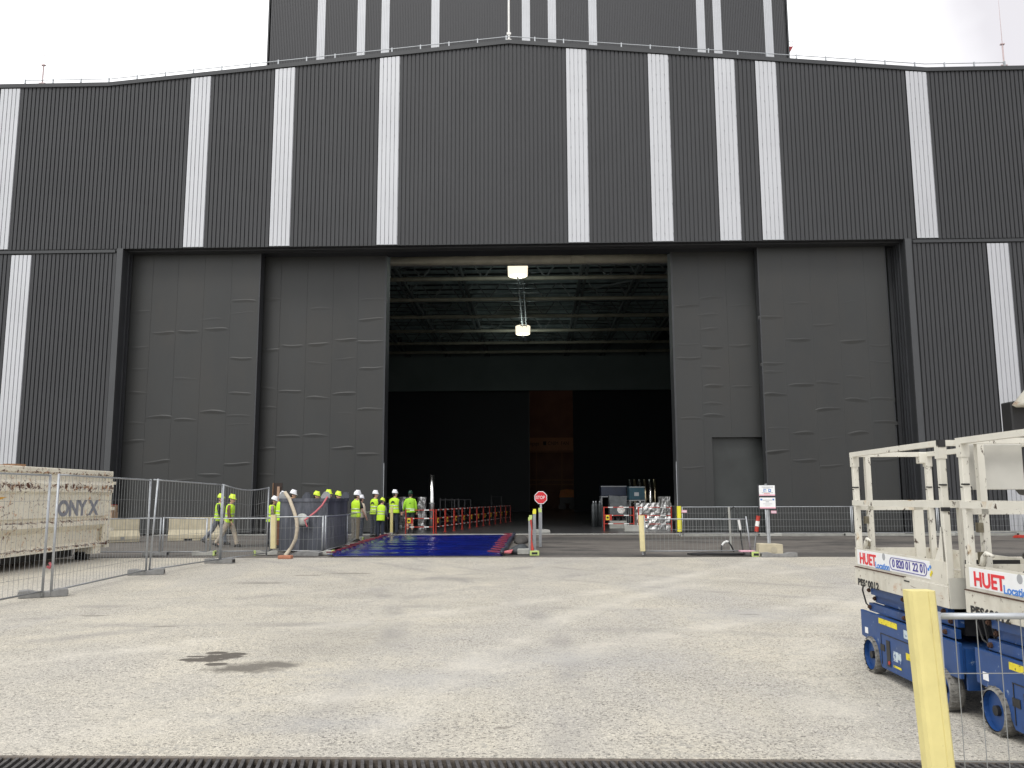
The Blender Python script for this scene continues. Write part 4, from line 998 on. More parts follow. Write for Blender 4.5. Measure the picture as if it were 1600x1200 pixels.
# ------------------------------------------------------------------ red pedestrian barriers in the hall
def red_barrier(label, L_=1.45, plate='red'):
    t = thing('red_barrier', label, 'barrier', (0, 0, 0), 0, 'red and white pedestrian barriers in the doorway')
    for x in (0, L_):
        MB().box(x-.025, x+.025, -.02, .02, .0, 1.08).box(x-.025, x+.025, -.07, .07, .0, .02).build('post', REDP, t)
    for z in (1.05, .68, .3):
        r_ = MB().bar((0.03, 0, z), (L_-.03, 0, z), .035).build('rail', REDP, t)
        MB().box(.18, .38, -.021, .021, z-.021, z+.021).build('white_band', WHITEP, r_); MB().box(L_-.42, L_-.2, -.021, .021, z-.021, z+.021).build('white_band', WHITEP, r_)
    MB().box(.05, .33, -.035, -.022, .45, .72).build('plate', REDP, t)
    return t
def finish(t, x, y, rz): t.location = (x, y, 0); t.rotation_euler = (0, 0, rz); return t
rb0 = red_barrier('red barrier in front of the worker in shorts', 1.25)
pa = gr(627, 836); finish(rb0, pa.x, 37.8, 0)
MB().prism([(.08, .48), (.22, .48), (.22, .69), (.08, .69)], 'y', -.045, -.037).build('yellow_sign', FOAMB, rb0)
MB().tube([(.15, -.052, .58), (.15, -.046, .58)], .05, 12).build('sign_symbol', BLACKM, rb0)
rowA, rowB = Vector((-4.55, 38.0, 0)), Vector((-1.75, 56.0, 0)); d = rowB-rowA; nb = 11
ords = ['first', 'second', 'third', 'fourth', 'fifth', 'sixth', 'seventh', 'eighth', 'ninth', 'tenth', 'farthest']
for k in range(nb):
    p = rowA+d*(k/nb)
    q = dup(rb0, p, math.atan2(d.y, d.x), '%s barrier of the receding red row, counted from the doorway' % ords[k])
    q.scale = (1.25, 1, 1)
for px, lab in ((944, 'red barrier with a red plate in front of the grey machine on the right'), (996, 'red barrier in front of the foil wrapped crate')):
    p = gr(px, 828.5); q = dup(rb0, (p.x, 41.2 if px < 980 else 40.6, 0), R(0), lab)
    q.scale = (1.15 if px < 980 else 1.25, 1, 1.05)

# ------------------------------------------------------------------ goods inside
def stand(px0, px1, py0, Y, zbot=0):
    a = at(px0, py0, Y); b = at(px1, py0, Y); return a.x, b.x, a.z
def crumple(x0, x1, y, dpt, z0, z1, m, name, label, amp=.045, n=7):
    mb = MB().box(0, x1-x0, 0, dpt, 0, z1-z0); o = mb.build(name, m)
    import bmesh
    bm = bmesh.new(); bm.from_mesh(o.data); bmesh.ops.subdivide_edges(bm, edges=bm.edges, cuts=n, use_grid_fill=True)
    for vv in bm.verts: vv.co += Vector((random.uniform(-amp, amp), random.uniform(-amp, amp), random.uniform(-amp, amp)*.5 if vv.co.z > .02 else 0))
    bm.to_mesh(o.data); bm.free(); o.location = (x0, y, z0); tag(o, label, 'crate'); return o
x0, x1, z = stand(994, 1030, 786, 42.5); crumple(x0, x1, 42.5, 1.2, 0, z, FOIL, 'foil_wrapped_crate', 'wide crate wrapped in crumpled silver foil right of the grey machine')
x0, x1, z = stand(1031.5, 1048, 776, 42.0); crumple(x0, x1, 42.0, .6, 0, z, FOIL, 'foil_wrapped_crate', 'tall narrow crate wrapped in crumpled silver foil by the right door edge')
x0, x1, z = stand(653, 664, 777, 42.5); crumple(x0, x1, 42.5, .5, 0, z, FOIL, 'foil_wrapped_crate', 'foil wrapped crate left of the shiny pole')
x0, x1, z = stand(622, 640, 777, 43.5); crumple(x0, x1, 43.5, .5, 0, z, FOIL, 'foil_wrapped_crate', 'foil wrapped crate behind the two rightmost workers')
c = at(675, 742, 41); t = thing('steel_column_pipe', 'shiny upright steel pipe standing just inside the left door edge', 'pipe', (c.x, 41, 0))
MB().tube([(0, 0, 0), (0, 0, c.z)], .13, 20).build('pipe', CHROME, t, True)
MB().tube([(0, 0, c.z*.48), (0, 0, c.z*.5)], .137, 20).build('joint_ring', GALVD, t)
for k, px in enumerate((985, 992, 1000, 1008, 1016, 1023)):
    c = at(px, 749, 47+.15*(k % 2)); o = MB().tube([(0, 0, 0), (0, 0, c.z)], .10, 16).build('metal_tube', (CHROME, BRASS)[k % 2], None, True)
    o.location = (c.x, c.y, 0); tag(o, ('leftmost upright tube standing behind the teal crate', 'second upright brown tube from the left in the standing row', 'third upright tube from the left in the standing row', 'fourth upright brown tube, third from the right end of the row', 'upright shiny tube, second from the right end of the row', 'rightmost upright brown tube of the standing row')[k], 'tube', 'upright metal tubes behind the crates')
def rack(px0, px1, py0, py1, Y, m, name, label, dpt=1.0):
    a = at(px0, py0, Y); b = at(px1, py1, Y); cx = (a.x+b.x)/2; hw = (b.x-a.x)/2
    t = thing(name, label, 'crate', (cx, Y, 0)); z0, z1 = b.z, a.z
    bevel(MB().box(-hw, hw, 0, dpt, z0, z1).build('box', m, t), .03)
    mb = MB()
    for x in (-hw+.03, hw-.03):
        for y in (.03, dpt-.03): mb.bar((x, y, 0), (x, y, z0), .06)
    mb.box(-hw-.03, hw+.03, -.03, dpt+.03, z0-.06, z0-.002); mb.box(-hw-.01, hw+.01, -.012, -.002, z1-.06, z1-.02)
    mb.build('rack_frame', GALVD, t); return t
rack(983, 1008, 760, 781, 44.5, TEAL, 'teal_crate', 'teal plastic crate raised on a rack, left of the foil crates')
a = at(995, 772, 44.4); ob = bpy.data.objects['teal_crate']; MB().box(a.x-ob.location.x-.12, a.x-ob.location.x+.12, -.006, 0, a.z-.1, a.z+.09).build('label_sheet', GREYP, ob)
rack(939, 979, 759, 775, 46.5, NAVYP, 'navy_crate', 'long navy crate raised on a rack above the grey machine')
t = thing('grey_machine', 'grey metal machine cabinet on small wheels behind the red barrier', 'machine', (at(966, 800, 43.5).x, 43.5, 0))
a = at(952, 776, 43.5); b = at(979, 806, 43.5); hw = (b.x-a.x)/2
bevel(MB().box(-hw, hw, 0, .8, .62, 1.25).build('cabinet', MACH, t), .02)
MB().prism([(-hw, 1.25), (hw, 1.25), (hw*.9, 1.62), (-hw*1.05, 1.68)], 'y', 0, .7).build('hood', MACH, t)
MB().tube([(hw*.35, -.01, .95), (hw*.35, .02, .95)], .2, 20).build('dial', CHROME, t)
for x in (-hw*.7, 0, hw*.7): MB().tube([(x, .1, .5), (x, .16, .5)], .1, 14).box(x-.03, x+.03, .1, .16, .5, .62).build('wheel', DKMET, t)
MB().box(-hw, hw, .05, .7, 0, .39).build('plinth', CONS, t)
for i, px in enumerate((927, 931, 937)):
    c = at(px, 785, 45.5+i*.4); t = thing('gas_cylinder', ('thin grey gas cylinder at the left end of the machine group', 'middle thin grey gas cylinder of the three', 'thin grey gas cylinder nearest the grey machine')[i], 'cylinder', (c.x, c.y, 0), 0, 'thin gas cylinders')
    MB().loft([(0, 0, 0, .1, .1), (0, 0, c.z-.15, .1, .1), (0, 0, c.z-.05, .06, .06), (0, 0, c.z, .03, .03)], 14).build('body', MACH, t, True)
    MB().box(-.03, .03, -.03, .03, c.z, c.z+.08).build('valve', GALV, t)
c = gr(989, 831); o = bevel(MB().box(-.38, .38, -.2, .25, 0, .3).build('concrete_weight', CONS), .02); o.location = (c.x, 39.6, 0); tag(o, 'pale concrete weight on the floor left of the foil crate', 'block')
rack(1049, 1057, 790, 812, 42.6, MACH, 'dark_cabinet', 'dark cabinet half hidden behind the right door edge')
# frame trolleys at the left inside
for i, (px, Y) in enumerate(((688, 43), (696, 45), (706, 47), (716, 49), (601, 42.5), (633, 44.5), (768, 60))):
    c = at(px, 778 if i < 4 else 774, Y)
    t = thing('tube_stand', ('thin steel tube stand right of the shiny pole', 'second thin steel tube stand behind the red row', 'third thin steel tube stand behind the red row', 'fourth thin steel tube stand behind the red row', 'thin steel tube stand behind the doorway worker with the black logo', 'thin steel tube stand behind the worker in the green helmet', 'faint steel tube stand deep in the hall')[i], 'stand', (c.x, Y, 0), 0, 'thin steel stands inside the hall')
    h = c.z; wdt = .7
    MB().bar((0, 0, 0), (0, 0, h), .05).build('upright', DKMET, t); MB().bar((wdt, .3, 0), (wdt, .3, h-.1), .05).build('upright', DKMET, t)
    for za, zb__ in ((h-.1, h-.1), (.4, .4), (h-.5, .42)): MB().bar((0, 0, za), (wdt, .3, zb__), .035).build('crossbar', DKMET, t)
rack(600, 622, 786, 800, 43.5, MACH, 'grey_case', 'grey metal case behind the worker with the black logo')

# ------------------------------------------------------------------ people
def person(label, x, y, face, H=1.75, vest=HIVIS, sleeve=CL_NAVY, trousers=CL_NAVY, helmet=HELW, legs=((0, 2), (0, 2)), arms=((5, 8, 15), (5, 8, 15)), lean=3, headturn=0, headtilt=0, shorts=False, bare=False, longhair=False, logo=False, jacket=False, bulky=1.0, vestlong=.0):
    k = H/1.75
    t = thing('person', label, 'person', (x, y, 0), R(face), 'people in hard hats')
    hip = Vector((0, 0, .93))
    L_, ank = [], []
    for s, (a, b) in ((-1, legs[0]), (1, legs[1])):
        h = hip+Vector((s*.09, 0, 0)); a_, b_ = R(a), R(b)
        kn = h+Vector((s*.015, math.sin(a_), -math.cos(a_)))*.44
        an = kn+Vector((0, math.sin(a_-b_), -math.cos(a_-b_)))*.42
        L_.append((h, kn, an, a_-b_))
    dz = .075-min(q[2].z for q in L_)
    up = Vector((0, 0, dz))
    L_ = [(h+up, kn+up, an+up, an_) for h, kn, an, an_ in L_]
    rotL = Matrix.Rotation(R(-lean), 3, 'X')
    hz0 = Vector((0, 0, .93+dz))
    def U(v): return rotL @ (Vector(v)-Vector((0, 0, .93)))+hz0
    A_ = []
    for s, (sw, out, bend) in ((-1, arms[0]), (1, arms[1])):
        S = Vector((s*.185, 0, 1.43)); a_, o_ = R(sw), R(out)
        e = S+Vector((s*math.sin(o_), math.sin(a_)*math.cos(o_), -math.cos(a_)*math.cos(o_)))*.29
        b_ = a_+R(bend)
        wv_ = e+Vector((s*math.sin(o_)*.5, math.sin(b_)*math.cos(o_), -math.cos(b_)*math.cos(o_)))*.25
        hd = wv_+(wv_-e).normalized()*.09
        A_.append((U(S), U(e), U(wv_), U(hd), s))
    # body
    def torso(mb, g, z0=.88, z1=1.46, hipg=0):
        b0 = len(mb.v)
        secs = [(0, 0, .80, .13, .1), (0, 0, .90, .165, .115), (0, 0, 1.0, .155, .105), (0, 0, 1.1, .145, .1), (0, .005, 1.22, .165, .112), (0, .005, 1.33, .185, .118), (0, 0, 1.41, .18, .105), (0, -.005, 1.455, .12, .08), (0, -.005, 1.49, .06, .055)]
        secs = [(a, b*1, c, (d+g)*bulky, (e+g)*bulky) for a, b, c, d, e in secs if z0-.001 <= c <= z1+.04]
        mb.loft(secs, 22); mb.xf(U, b0)
    hm = Matrix.Rotation(R(headturn), 3, 'Z') @ Matrix.Rotation(R(headtilt), 3, 'X')
    def HD(v): return U(Vector((0, .01, 1.55))+hm @ (Vector(v)-Vector((0, 0, 1.55))))
    mb = MB(); torso(mb, -.005, .8, 1.49)
    b0 = len(mb.v); mb.tube([(0, -.01, 1.42), (0, 0, 1.5), (0, .005, 1.57)], [.058, .052, .055], 12); mb.xf(U, b0)
    b0 = len(mb.v)
    mb.loft([(0, .03, 1.515, .025, .03), (0, .02, 1.535, .048, .062), (0, .012, 1.57, .062, .083), (0, .0, 1.62, .073, .094), (0, -.005, 1.67, .074, .096), (0, -.008, 1.71, .062, .082), (0, -.01, 1.74, .035, .048)], 18)
    mb.tube([(0, .09, 1.645), (0, .118, 1.61), (0, .095, 1.598)], [.010, .017, .012], 8)      # nose
    mb.tube([(-.025, .088, 1.572), (.025, .088, 1.572)], .010, 8)                                # lips
    for s in (-1, 1): mb.tube([(s*.072, -.012, 1.645), (s*.083, -.02, 1.62), (s*.074, -.01, 1.6)], [.012, .018, .010], 8)
    mb.xf(HD, b0)
    for h, kn, an, an_ in L_:
        mb.tube([h, h.lerp(kn, .4), kn, kn.lerp(an, .35), an+Vector((0, 0, .0))], [.085, .075, .052, .05, .036], 12)
        mb.tube([an+Vector((0, -.03, -.03)), an+Vector((0, .12, -.045))], [.038, .03], 10)
    for S, e, wv_, hd, s in A_:
        mb.tube([S+Vector((-s*.03, 0, .0)), S.lerp(e, .5), e, e.lerp(wv_, .4), wv_], [.05, .045, .037, .036, .026], 10)
        mb.tube([wv_, hd], [(.024, .02), (.038, .016)], 8)
    o = mb.build('body', SKIN, t, True); remesh(o, .016, 2)
    # five fingers each hand, rooted inside the palm, joined into the body mesh
    fb = MB()
    for S, e, wv_, hd, s in A_:
        dr = (hd-wv_).normalized(); side = dr.cross(Vector((0, 0, 1)) if abs(dr.z) < .8 else Vector((0, 1, 0))).normalized(); nrm = side.cross(dr)
        for q in range(4):
            b_ = wv_+dr*.075+side*((q-1.5)*.018); ln = (.062, .07, .066, .052)[q]
            fb.tube([b_, b_+dr*(.02+ln*.45), b_+dr*(.02+ln*.8)+nrm*.018, b_+dr*(.02+ln)+nrm*.035], [.0095, .009, .0085, .007], 6)
        b_ = wv_+dr*.035+side*.028
        fb.tube([b_-side*.01, b_+side*.018+dr*.02, b_+side*.022+dr*.05+nrm*.01], [.011, .0105, .008], 6)
    import bmesh
    fo = fb.build('f', SKIN); bm = bmesh.new(); bm.from_mesh(o.data); bm.from_mesh(fo.data); bm.to_mesh(o.data); bm.free(); bpy.data.objects.remove(fo)
    o.data.polygons.foreach_set('use_smooth', [True]*len(o.data.polygons))
    eb = MB()
    for s in (-1, 1): eb.loft([(s*.03, .083, 1.627, .004, .004), (s*.03, .085, 1.634, .012, .008), (s*.03, .083, 1.641, .004, .004)], 8)
    eb.xf(HD); eb.build('eyes', EYEM, t, True)
    # trousers
    mb = MB(); torso(mb, .014, .8, 1.0)
    for h, kn, an, an_ in L_:
        if shorts: mb.tube([h+Vector((0, 0, .03)), h.lerp(kn, .5), h.lerp(kn, .92)], [.105, .1, .092], 12)
        else:
            mb.tube([h+Vector((0, 0, .03)), h.lerp(kn, .4), kn, kn.lerp(an, .4), an+Vector((0, -.005, .0))], [.105, .098, .076, .074, .066], 12)
    remesh(mb.build('shorts' if shorts else 'trousers', trousers, t, True), .018, 2)
    for h, kn, an, an_ in L_:
        q = MB(); q.loft([(an.x, an.y+.035, an.z-.075, .047, .14), (an.x, an.y+.035, an.z-.05, .05, .142), (an.x, an.y+.03, an.z-.015, .045, .11), (an.x, an.y, an.z+.02, .044, .055), (an.x, an.y, an.z+.08, .045, .05)], 14)
        if an_ < -.5:
            c0 = an.copy(); rm = Matrix.Rotation(an_*.7, 3, 'X'); q.xf(lambda v: rm @ (v-c0)+c0)
        q.build('shoe', SHOE, t, True)
    # shirt sleeves
    for S, e, wv_, hd, s in A_:
        end = e.lerp(wv_, .93) if not bare else S.lerp(e, .85)
        pts = [S+Vector((-s*.05, 0, .0)), S.lerp(e, .5)]+([e, e.lerp(wv_, .5), end] if not bare else [end])
        rr = [.062, .06, .053, .05, .042] if not bare else [.062, .062, .06]
        q = MB().tube(pts, [r_*(1.12 if jacket else 1) for r_ in rr], 14); q.build('sleeve', vest if jacket else sleeve, t, True)
    # shirt at neck/hips under the vest
    mb = MB(); torso(mb, .012, .9, 1.455); mb.build('shirt', sleeve, t, True)
    # vest
    mb = MB(); b0 = len(mb.v)
    g = .028 if not jacket else .034
    z0 = .86-vestlong
    secs = [(0, 0, z0, .17, .125), (0, 0, .96, .168, .12), (0, 0, 1.08, .155, .112), (0, .005, 1.22, .17, .118), (0, .005, 1.33, .185, .12), (0, 0, 1.41, .17, .108), (0, -.005, 1.455, .115, .082), (0, -.005, 1.485, .066, .062)]
    mb.loft([(a, b, c, (d+g)*bulky, (e+g)*bulky) for a, b, c, d, e in secs], 24); mb.xf(U, b0)
    remesh(mb.build('jacket' if jacket else 'safety_vest', vest, t, True), .02, 1)
    for zz in ((1.02, 1.14) if not jacket else (1.0,)):
        mb = MB().loft([(0, .002, zz, (.163+g)*bulky, (.118+g)*bulky), (0, .002, zz+.045, (.163+g)*bulky, (.118+g)*bulky)], 24); mb.xf(U)
        mb.build('reflective_band', REFL, t, True)
    if logo:
        mb = MB(); sc2 = 1 if logo == 1 else .35
        prof = [(-.1, 0), (-.06, .09), (0, .12), (.05, .1), (.07, .05), (.1, .0), (.045, .02), (0, .05), (-.04, .03)]
        b0 = 0
        pr2 = [(px*sc2, pz*sc2+1.24) for px, pz in prof]
        f_ = lambda px: -(.118+g)*bulky*math.sqrt(max(0, 1-(px/((.185+g)*bulky))**2))-.014
        n = len(pr2)
        for px, pz in pr2: mb.v.append(Vector((px, f_(px), pz)))
        for px, pz in pr2: mb.v.append(Vector((px, f_(px)+.01, pz)))
        cx_ = len(mb.v); mb.v.append(Vector((0, f_(0), 1.24+.07*sc2)))
        for i in range(n): mb.f.append((i, (i+1) % n, cx_)); mb.f.append((i, i+n, (i+1) % n+n, (i+1) % n))
        mb.xf(U); mb.build('back_logo', BLACKM, t)
    # hair and helmet
    mb = MB().loft([(0, -.035, 1.555 if not longhair else 1.46, .05, .05), (0, -.03, 1.6, .076, .075), (0, -.015, 1.66, .081, .092), (0, -.01, 1.72, .07, .085)], 16); mb.xf(HD); mb.build('hair', HAIR, t, True)
    mb = MB().loft([(0, .02, 1.672, .098, .135), (0, .015, 1.680, .102, .14), (0, -.005, 1.692, .099, .122), (0, -.008, 1.74, .096, .116), (0, -.01, 1.785, .08, .096), (0, -.01, 1.812, .05, .062), (0, -.01, 1.82, .015, .02)], 24)
    mb.box(-.012, .012, -.09, .08, 1.80, 1.828)
    mb.xf(HD); mb.build('hard_hat', helmet, t, True)
    for ch in t.children: ch.location *= 1
    t.scale = (k, k, k)
    return t
STAND = ((-3, 2), (3, 3))
p = gr(352, 851); person('worker walking right in hi-vis vest and dark sleeves, half behind the fence post', p.x-.28, p.y, -90, 1.74, sleeve=CL_BLACK, trousers=CL_GREY, helmet=HELY, legs=((20, 5), (-24, 18)), arms=((-15, 5, 15), (18, 5, 20)), lean=4)
p = gr(361, 855); person('worker walking right in brown sleeves, beige trousers and yellow helmet', p.x-.18, p.y+.2, -90, 1.72, sleeve=CL_BROWN, trousers=CL_BEIGE, helmet=HELY, legs=((22, 6), (-20, 14)), arms=((-8, 5, 12), (8, 5, 20)), lean=5, headtilt=-6)
def pp_(px, Y): return at(px, 800, Y).x
person('dark haired worker in patterned sleeves and white helmet, left of the skip', pp_(423, 28.5), 28.5, -75, 1.62, sleeve=CL_CAMO, trousers=CL_BLACK, helmet=HELW, arms=((10, 6, 60), (10, 6, 60)), lean=6, headtilt=-14, longhair=True)
person('worker in white helmet and hi-vis vest touching the left skip corner', pp_(437, 27.6), 27.6, -60, 1.76, sleeve=CL_BEIGE, trousers=CL_BROWN, helmet=HELW, arms=((10, 6, 40), (20, 6, 40)), lean=5, headtilt=-10, headturn=-10)
HB = 'worker behind the skip, '
person(HB+'white helmet showing above its left half', pp_(454, 30), 30, -70, 1.83, helmet=HELW, headtilt=-12)
person(HB+'yellow helmet showing above the middle', pp_(491, 30.5), 30.5, -80, 1.78, helmet=HELY, headtilt=-10)
person(HB+'yellow helmet just left of the front right lifting ear', pp_(511, 31.5), 31.5, -100, 1.84, helmet=HELY)
person(HB+'yellow helmet nearest its right end', pp_(525, 30.8), 30.8, -95, 1.78, helmet=HELY, headtilt=-10)
person('worker in white helmet standing farthest of the three right of the skip', pp_(557, 34.2), 34.2, -60, 1.84, helmet=HELW, trousers=CL_GREY, sleeve=CL_BEIGE)
person('worker in beige shirt and white helmet peeking between two others', pp_(563, 33.2), 33.2, -40, 1.66, helmet=HELW, trousers=CL_NAVY, sleeve=CL_BEIGE, vest=CL_BEIGE)
person('worker with bare forearm, black T-shirt and hi-vis vest right of the skip', pp_(556, 31.5), 31.5, -25, 1.78, sleeve=CL_BLACK, trousers=CL_KHAKI, helmet=HELW, bare=True, headturn=-35, arms=((5, 6, 20), (8, 10, 30)))
person('worker in black sleeves and logo vest looking right behind the low barrier', pp_(585, 35.2), 35.2, -30, 1.84, sleeve=CL_BLACK, trousers=CL_NAVY, helmet=HELW, headturn=-45, logo=1, arms=((5, 6, 15), (12, 8, 35)))
person('short worker in yellow helmet and long hi-vis vest bending at the barrier', pp_(595, 34.3), 34.3, -10, 1.56, sleeve=CL_GREY, trousers=CL_NAVY, helmet=HELY, headturn=-30, headtilt=-14, arms=((12, 6, 20), (14, 6, 30)), lean=10, vestlong=.12)
person('stocky worker in dark trousers and logo vest standing at the tarp corner', pp_(616, 37.0), 37.0, -15, 1.88, sleeve=CL_NAVY, trousers=CL_NAVY, helmet=HELW, headturn=-40, logo=1, bulky=1.14, arms=((3, 6, 15), (-3, 16, 12)), legs=((-2, 2), (4, 3)))
person('worker in green helmet, hi-vis jacket and dark shorts seen from behind', pp_(641, 38.7), 38.7, 3, 1.86, vest=HIVISG, sleeve=HIVISG, trousers=mat('dark_green_cloth', (.02, .035, .03), .85), helmet=HELG, jacket=True, shorts=True, logo=2, headturn=-15, arms=((8, 16, 20), (4, 10, 10)), bulky=1.05, lean=0)

# ------------------------------------------------------------------ scissor lifts
LX, LY = 3.1, 8.34
def lift():
    t = thing('scissor_lift', 'farther scissor lift, cream cage over blue base, parked end to end beyond the other', 'scissor lift', (LX, LY, 0), 0, 'cream and blue scissor lifts')
    def U_(px, py, X=LX): q = atx(px, py, X); return q.y-LY, q.z
    W = .76; E_ = -1.88
    # base side plates: y runs toward the camera (negative)
    side = [(0, .54), (0, .30), (-.32, .27), (-.44, .085), (-1.40, .085), (-1.50, .27), (E_, .28), (E_, .54)]
    mb = MB().prism(side, 'x', .0, .03); mb.prism(side, 'x', W-.03, W)
    mb.box(.03, W-.03, -1.38, -.46, .1, .5); mb.box(.03, W-.03, -.46, -.02, .32, .5); mb.box(.03, W-.03, E_+.02, -1.38, .32, .5)
    bevel(mb.build('base', LBLUE, t), .006)
    MB().box(.05, W-.05, E_, E_+.02, .2, .50).build('end_plate', LBLUE, t)
    MB().box(.15, .6, E_-.03, E_-.0, .22, .42).build('dark_recess', DKMET, t)
    # door panel seams & recess on side
    mb = MB()
    a = U_(1376, 992); b = U_(1432, 1010)
    mb.box(-.004, -.001, b[0], a[0], .385, .392)
    mb.box(-.004, -.001, a[0]-.012, a[0]-.004, .12, .385)
    mb.build('panel_seam', DKMET, t)
    for (px0, py0, px1, py1) in ((1376, 1005, 1383, 1018), (1385, 1000, 1393, 1043)):
        a = U_(px0, (py0)); b = U_(px1, py1)
        MB().box(-.005, -.001, b[0], a[0], b[1], a[1]).build('recess', BLACKM, t)
    a = U_(1391, 1036); MB().tube([(-.012, a[0], a[1]), (-.001, a[0], a[1])], .016, 12).build('stop_button', REDP, t)
    for (px0, py0, px1, py1, m) in ((1373, 965, 1402, 984, STICKY), (1416, 1020, 1438, 1040, STICKY), (1432, 1052, 1440, 1066, STICKY), (1396, 1017, 1409, 1038, STICKW), (1397, 1039, 1409, 1048, STICKY), (1352, 979, 1357, 990, SIGNW), (1412, 984, 1428, 1003, STICKW)):
        a = U_(px0, py0); b = U_(px1, py1); zc_ = (a[1]+b[1])/2
        MB().box(-.004, -.001, b[0], a[0], min(a[1], b[1])+.0, max(a[1], b[1])).build('sticker', m, t)
    # wheels
    for yy in (-.24, -1.62):
        for s, x in ((-1, -.03), (1, W+.03)):
            xi = x+.12 if s < 0 else x-.12
            tr = MB()
            n = 28; rad = [(0, .135), (0.01, .152), (.03, .16), (.09, .16), (.11, .152), (.12, .135)]
            for q, rr in rad:
                for j in range(n): tr.v.append((x-s*q, yy+rr*math.cos(2*math.pi*j/n), .16+rr*math.sin(2*math.pi*j/n)))
            for i in range(len(rad)-1):
                for j in range(n): tr.f.append((i*n+j, i*n+(j+1) % n, (i+1)*n+(j+1) % n, (i+1)*n+j))
            wo = thing('wheel', '', '') if False else tr.build('tyre', TYRE, None, True)
            wp = MB().tube([(x-s*.04, yy, .16), (x-s*.11, yy, .16)], .134, 24).build('wheel', LBLUE, t)
            wo.parent = wp
            MB().tube([(x-s*.005, yy, .16), (x-s*.05, yy, .16)], [.13, .13], 24, cap=False).build('rim', LBLUE, wp)
            MB().tube([(x-s*.015, yy, .16), (x-s*.05, yy, .16)], .035, 12).build('hub', DKMET, wp)
            g_ = MB()
            for j in range(22):
                th = 2*math.pi*j/22
                g_.box(-.055, .03, -.005, .005, .155, .1625)
                b0 = len(g_.v)-8; rm = Matrix.Rotation(th, 3, 'X')
                g_.xf(lambda v: rm @ v+Vector((x-s*.06, yy, .16)), b0)
            g_.build('tread', TYRE, wp)
    # scissor arms, folded
    zz = .545
    for k in range(3):
        z0 = zz+k*.077; ins = .04+.05*(k % 2)
        for x in (ins, W-ins-.05):
            ar = MB().prism([(-.12-.03*k, z0), (-1.75+.04*k, z0+.002), (-1.75+.04*k, z0+.068), (-.12-.03*k, z0+.072)], 'x', x, x+.05).build('scissor_arm', LBLUE, t)
            if x < .3:
                for yy in (-.16, -.9, -1.62):
                    MB().tube([(x-.018, yy, z0+.035), (x, yy, z0+.035)], .02, 6).tube([(x-.028, yy, z0+.035), (x-.018, yy, z0+.035)], .011, 8).build('pivot_bolt', RUSTB, ar)
    MB().box(.15, .6, -1.7, -.2, .56, .7).build('lift_cylinder', DKMET, t)
    # platform
    Z0, Z1, Z2 = .775, .95, 1.12
    N_ = -1.80
    mb = MB().box(.02, W-.02, N_+.02, -.0, Z0, .86).box(-.012, .0, N_, .05, Z0, Z1-.012).box(W-.0, W+.012, N_, .05, Z0, Z1-.012)
    bevel(mb.build('platform', LCREAM, t), .004)
    mb = MB().box(-.004, .012, N_+.02, .04, Z1-.006, Z2).box(W-.012, W+.004, N_+.02, .04, Z1, Z2).box(0.012, W-.012, .02, .04, .86, Z2)
    mb.build('toe_board', LCREAM, t)
    MB().box(-.02, .006, N_+.75, .04, Z1-.014, Z1-.007).build('rusty_ledge', RUSTB, t)
    MB().box(.0, .3, N_-.012, N_+.0, Z0, 1.0).build('end_sheet', mat('end_grey', (.5, .49, .44), .6, 0, .1, 5), t)
    # posts
    post = .052
    for x in (0, W-post):
        for y in (.0, N_+.03):
            o = MB().box(x, x+post, y-post+.03, y+.03, .86 if x else Z1, 2.0).build('post', LCREAM2, t); bevel(o, .005)
            MB().box(x-.006, x+post+.006, y-post+.024, y+.036, 1.9, 2.0).build('sleeve', LCREAM2, o)
            MB().tube([(x-.02, y, 1.68), (x+.07, y, 1.68), (x+.07, y, 1.62)], .005, 6).tube([(x-.02, y-.03, 1.7), (x+.04, y-.03, 1.7)], .006, 6).build('locking_pin', DKMET, o)
    o = MB().box(.13, .18, .0, .05, .86, 2.0).box(W-.19, W-.1, .0, .04, .9, 1.55).build('gate_post', LCREAM2, t)
    hm_ = mat('hinge_steel', (.2, .18, .13), .5, .6, .3, 20)
    MB().box(.09, .13, -.01, .03, 1.35, 1.42).build('hinge', hm_, t); MB().box(.09, .13, -.01, .03, 1.13, 1.21).build('hinge', hm_, t)
    MB().box(.12, .16, N_-.0, N_+.05, .86, 1.55).build('gate_post', LCREAM2, t)
    # rails
    for z, w_ in ((2.02, .045), (1.55, .05)):
        MB().box(-.003, .042, N_, .05, z-w_/2, z+w_/2).build('rail', LCREAM2, t)
        MB().box(W-.042, W+.003, N_, .05, z-w_/2, z+w_/2).build('rail', LCREAM2, t)
        MB().box(.042, W-.042, .0, .045, z-w_/2-(.045 if z < 1.8 else 0), z+w_/2).build('rail', LCREAM2, t)
        MB().box(.042, W-.042, N_, N_+.045, z-w_/2, z+w_/2).build('rail', LCREAM2, t)
    MB().box(-.006, .05, N_-.004, N_+.03, 1.5, 1.53).build('rubber_cap', DKMET, t); MB().box(-.006, .05, N_-.004, N_+.03, 1.99, 2.045).build('rubber_cap', DKMET, t)
    o = MB().box(W-.11, W+.0, -.02, .07, 1.93, 2.04).build('control_box', LCREAM2, t); bevel(o, .01)
    # hoses and wear
    for k, (xx_, dz_) in enumerate(((.2, 0), (.26, .05), (.5, .02))):
        MB().tube([(xx_, N_-.01, .8), (xx_, N_-.07, .72-dz_), (xx_+.03, N_-.08, .5-dz_), (xx_+.02, E_+.02, .36)], .011, 6).build('hydraulic_hose', BLACKM, t, True)
    MB().tube([(.03, -.06, .84), (.02, -.03, .72), (.04, -.05, .6), (.05, -.2, .55)], .008, 6).build('hydraulic_hose', BLACKM, t, True)
    # latch handle
    MB().tube([(.02, -.16, 1.13), (.02, -.18, 1.18), (.02, -.22, 1.215), (.02, -.3, 1.20)], [.022, .02, .016, .012], 8).build('latch_handle', LCREAM2, t, True)
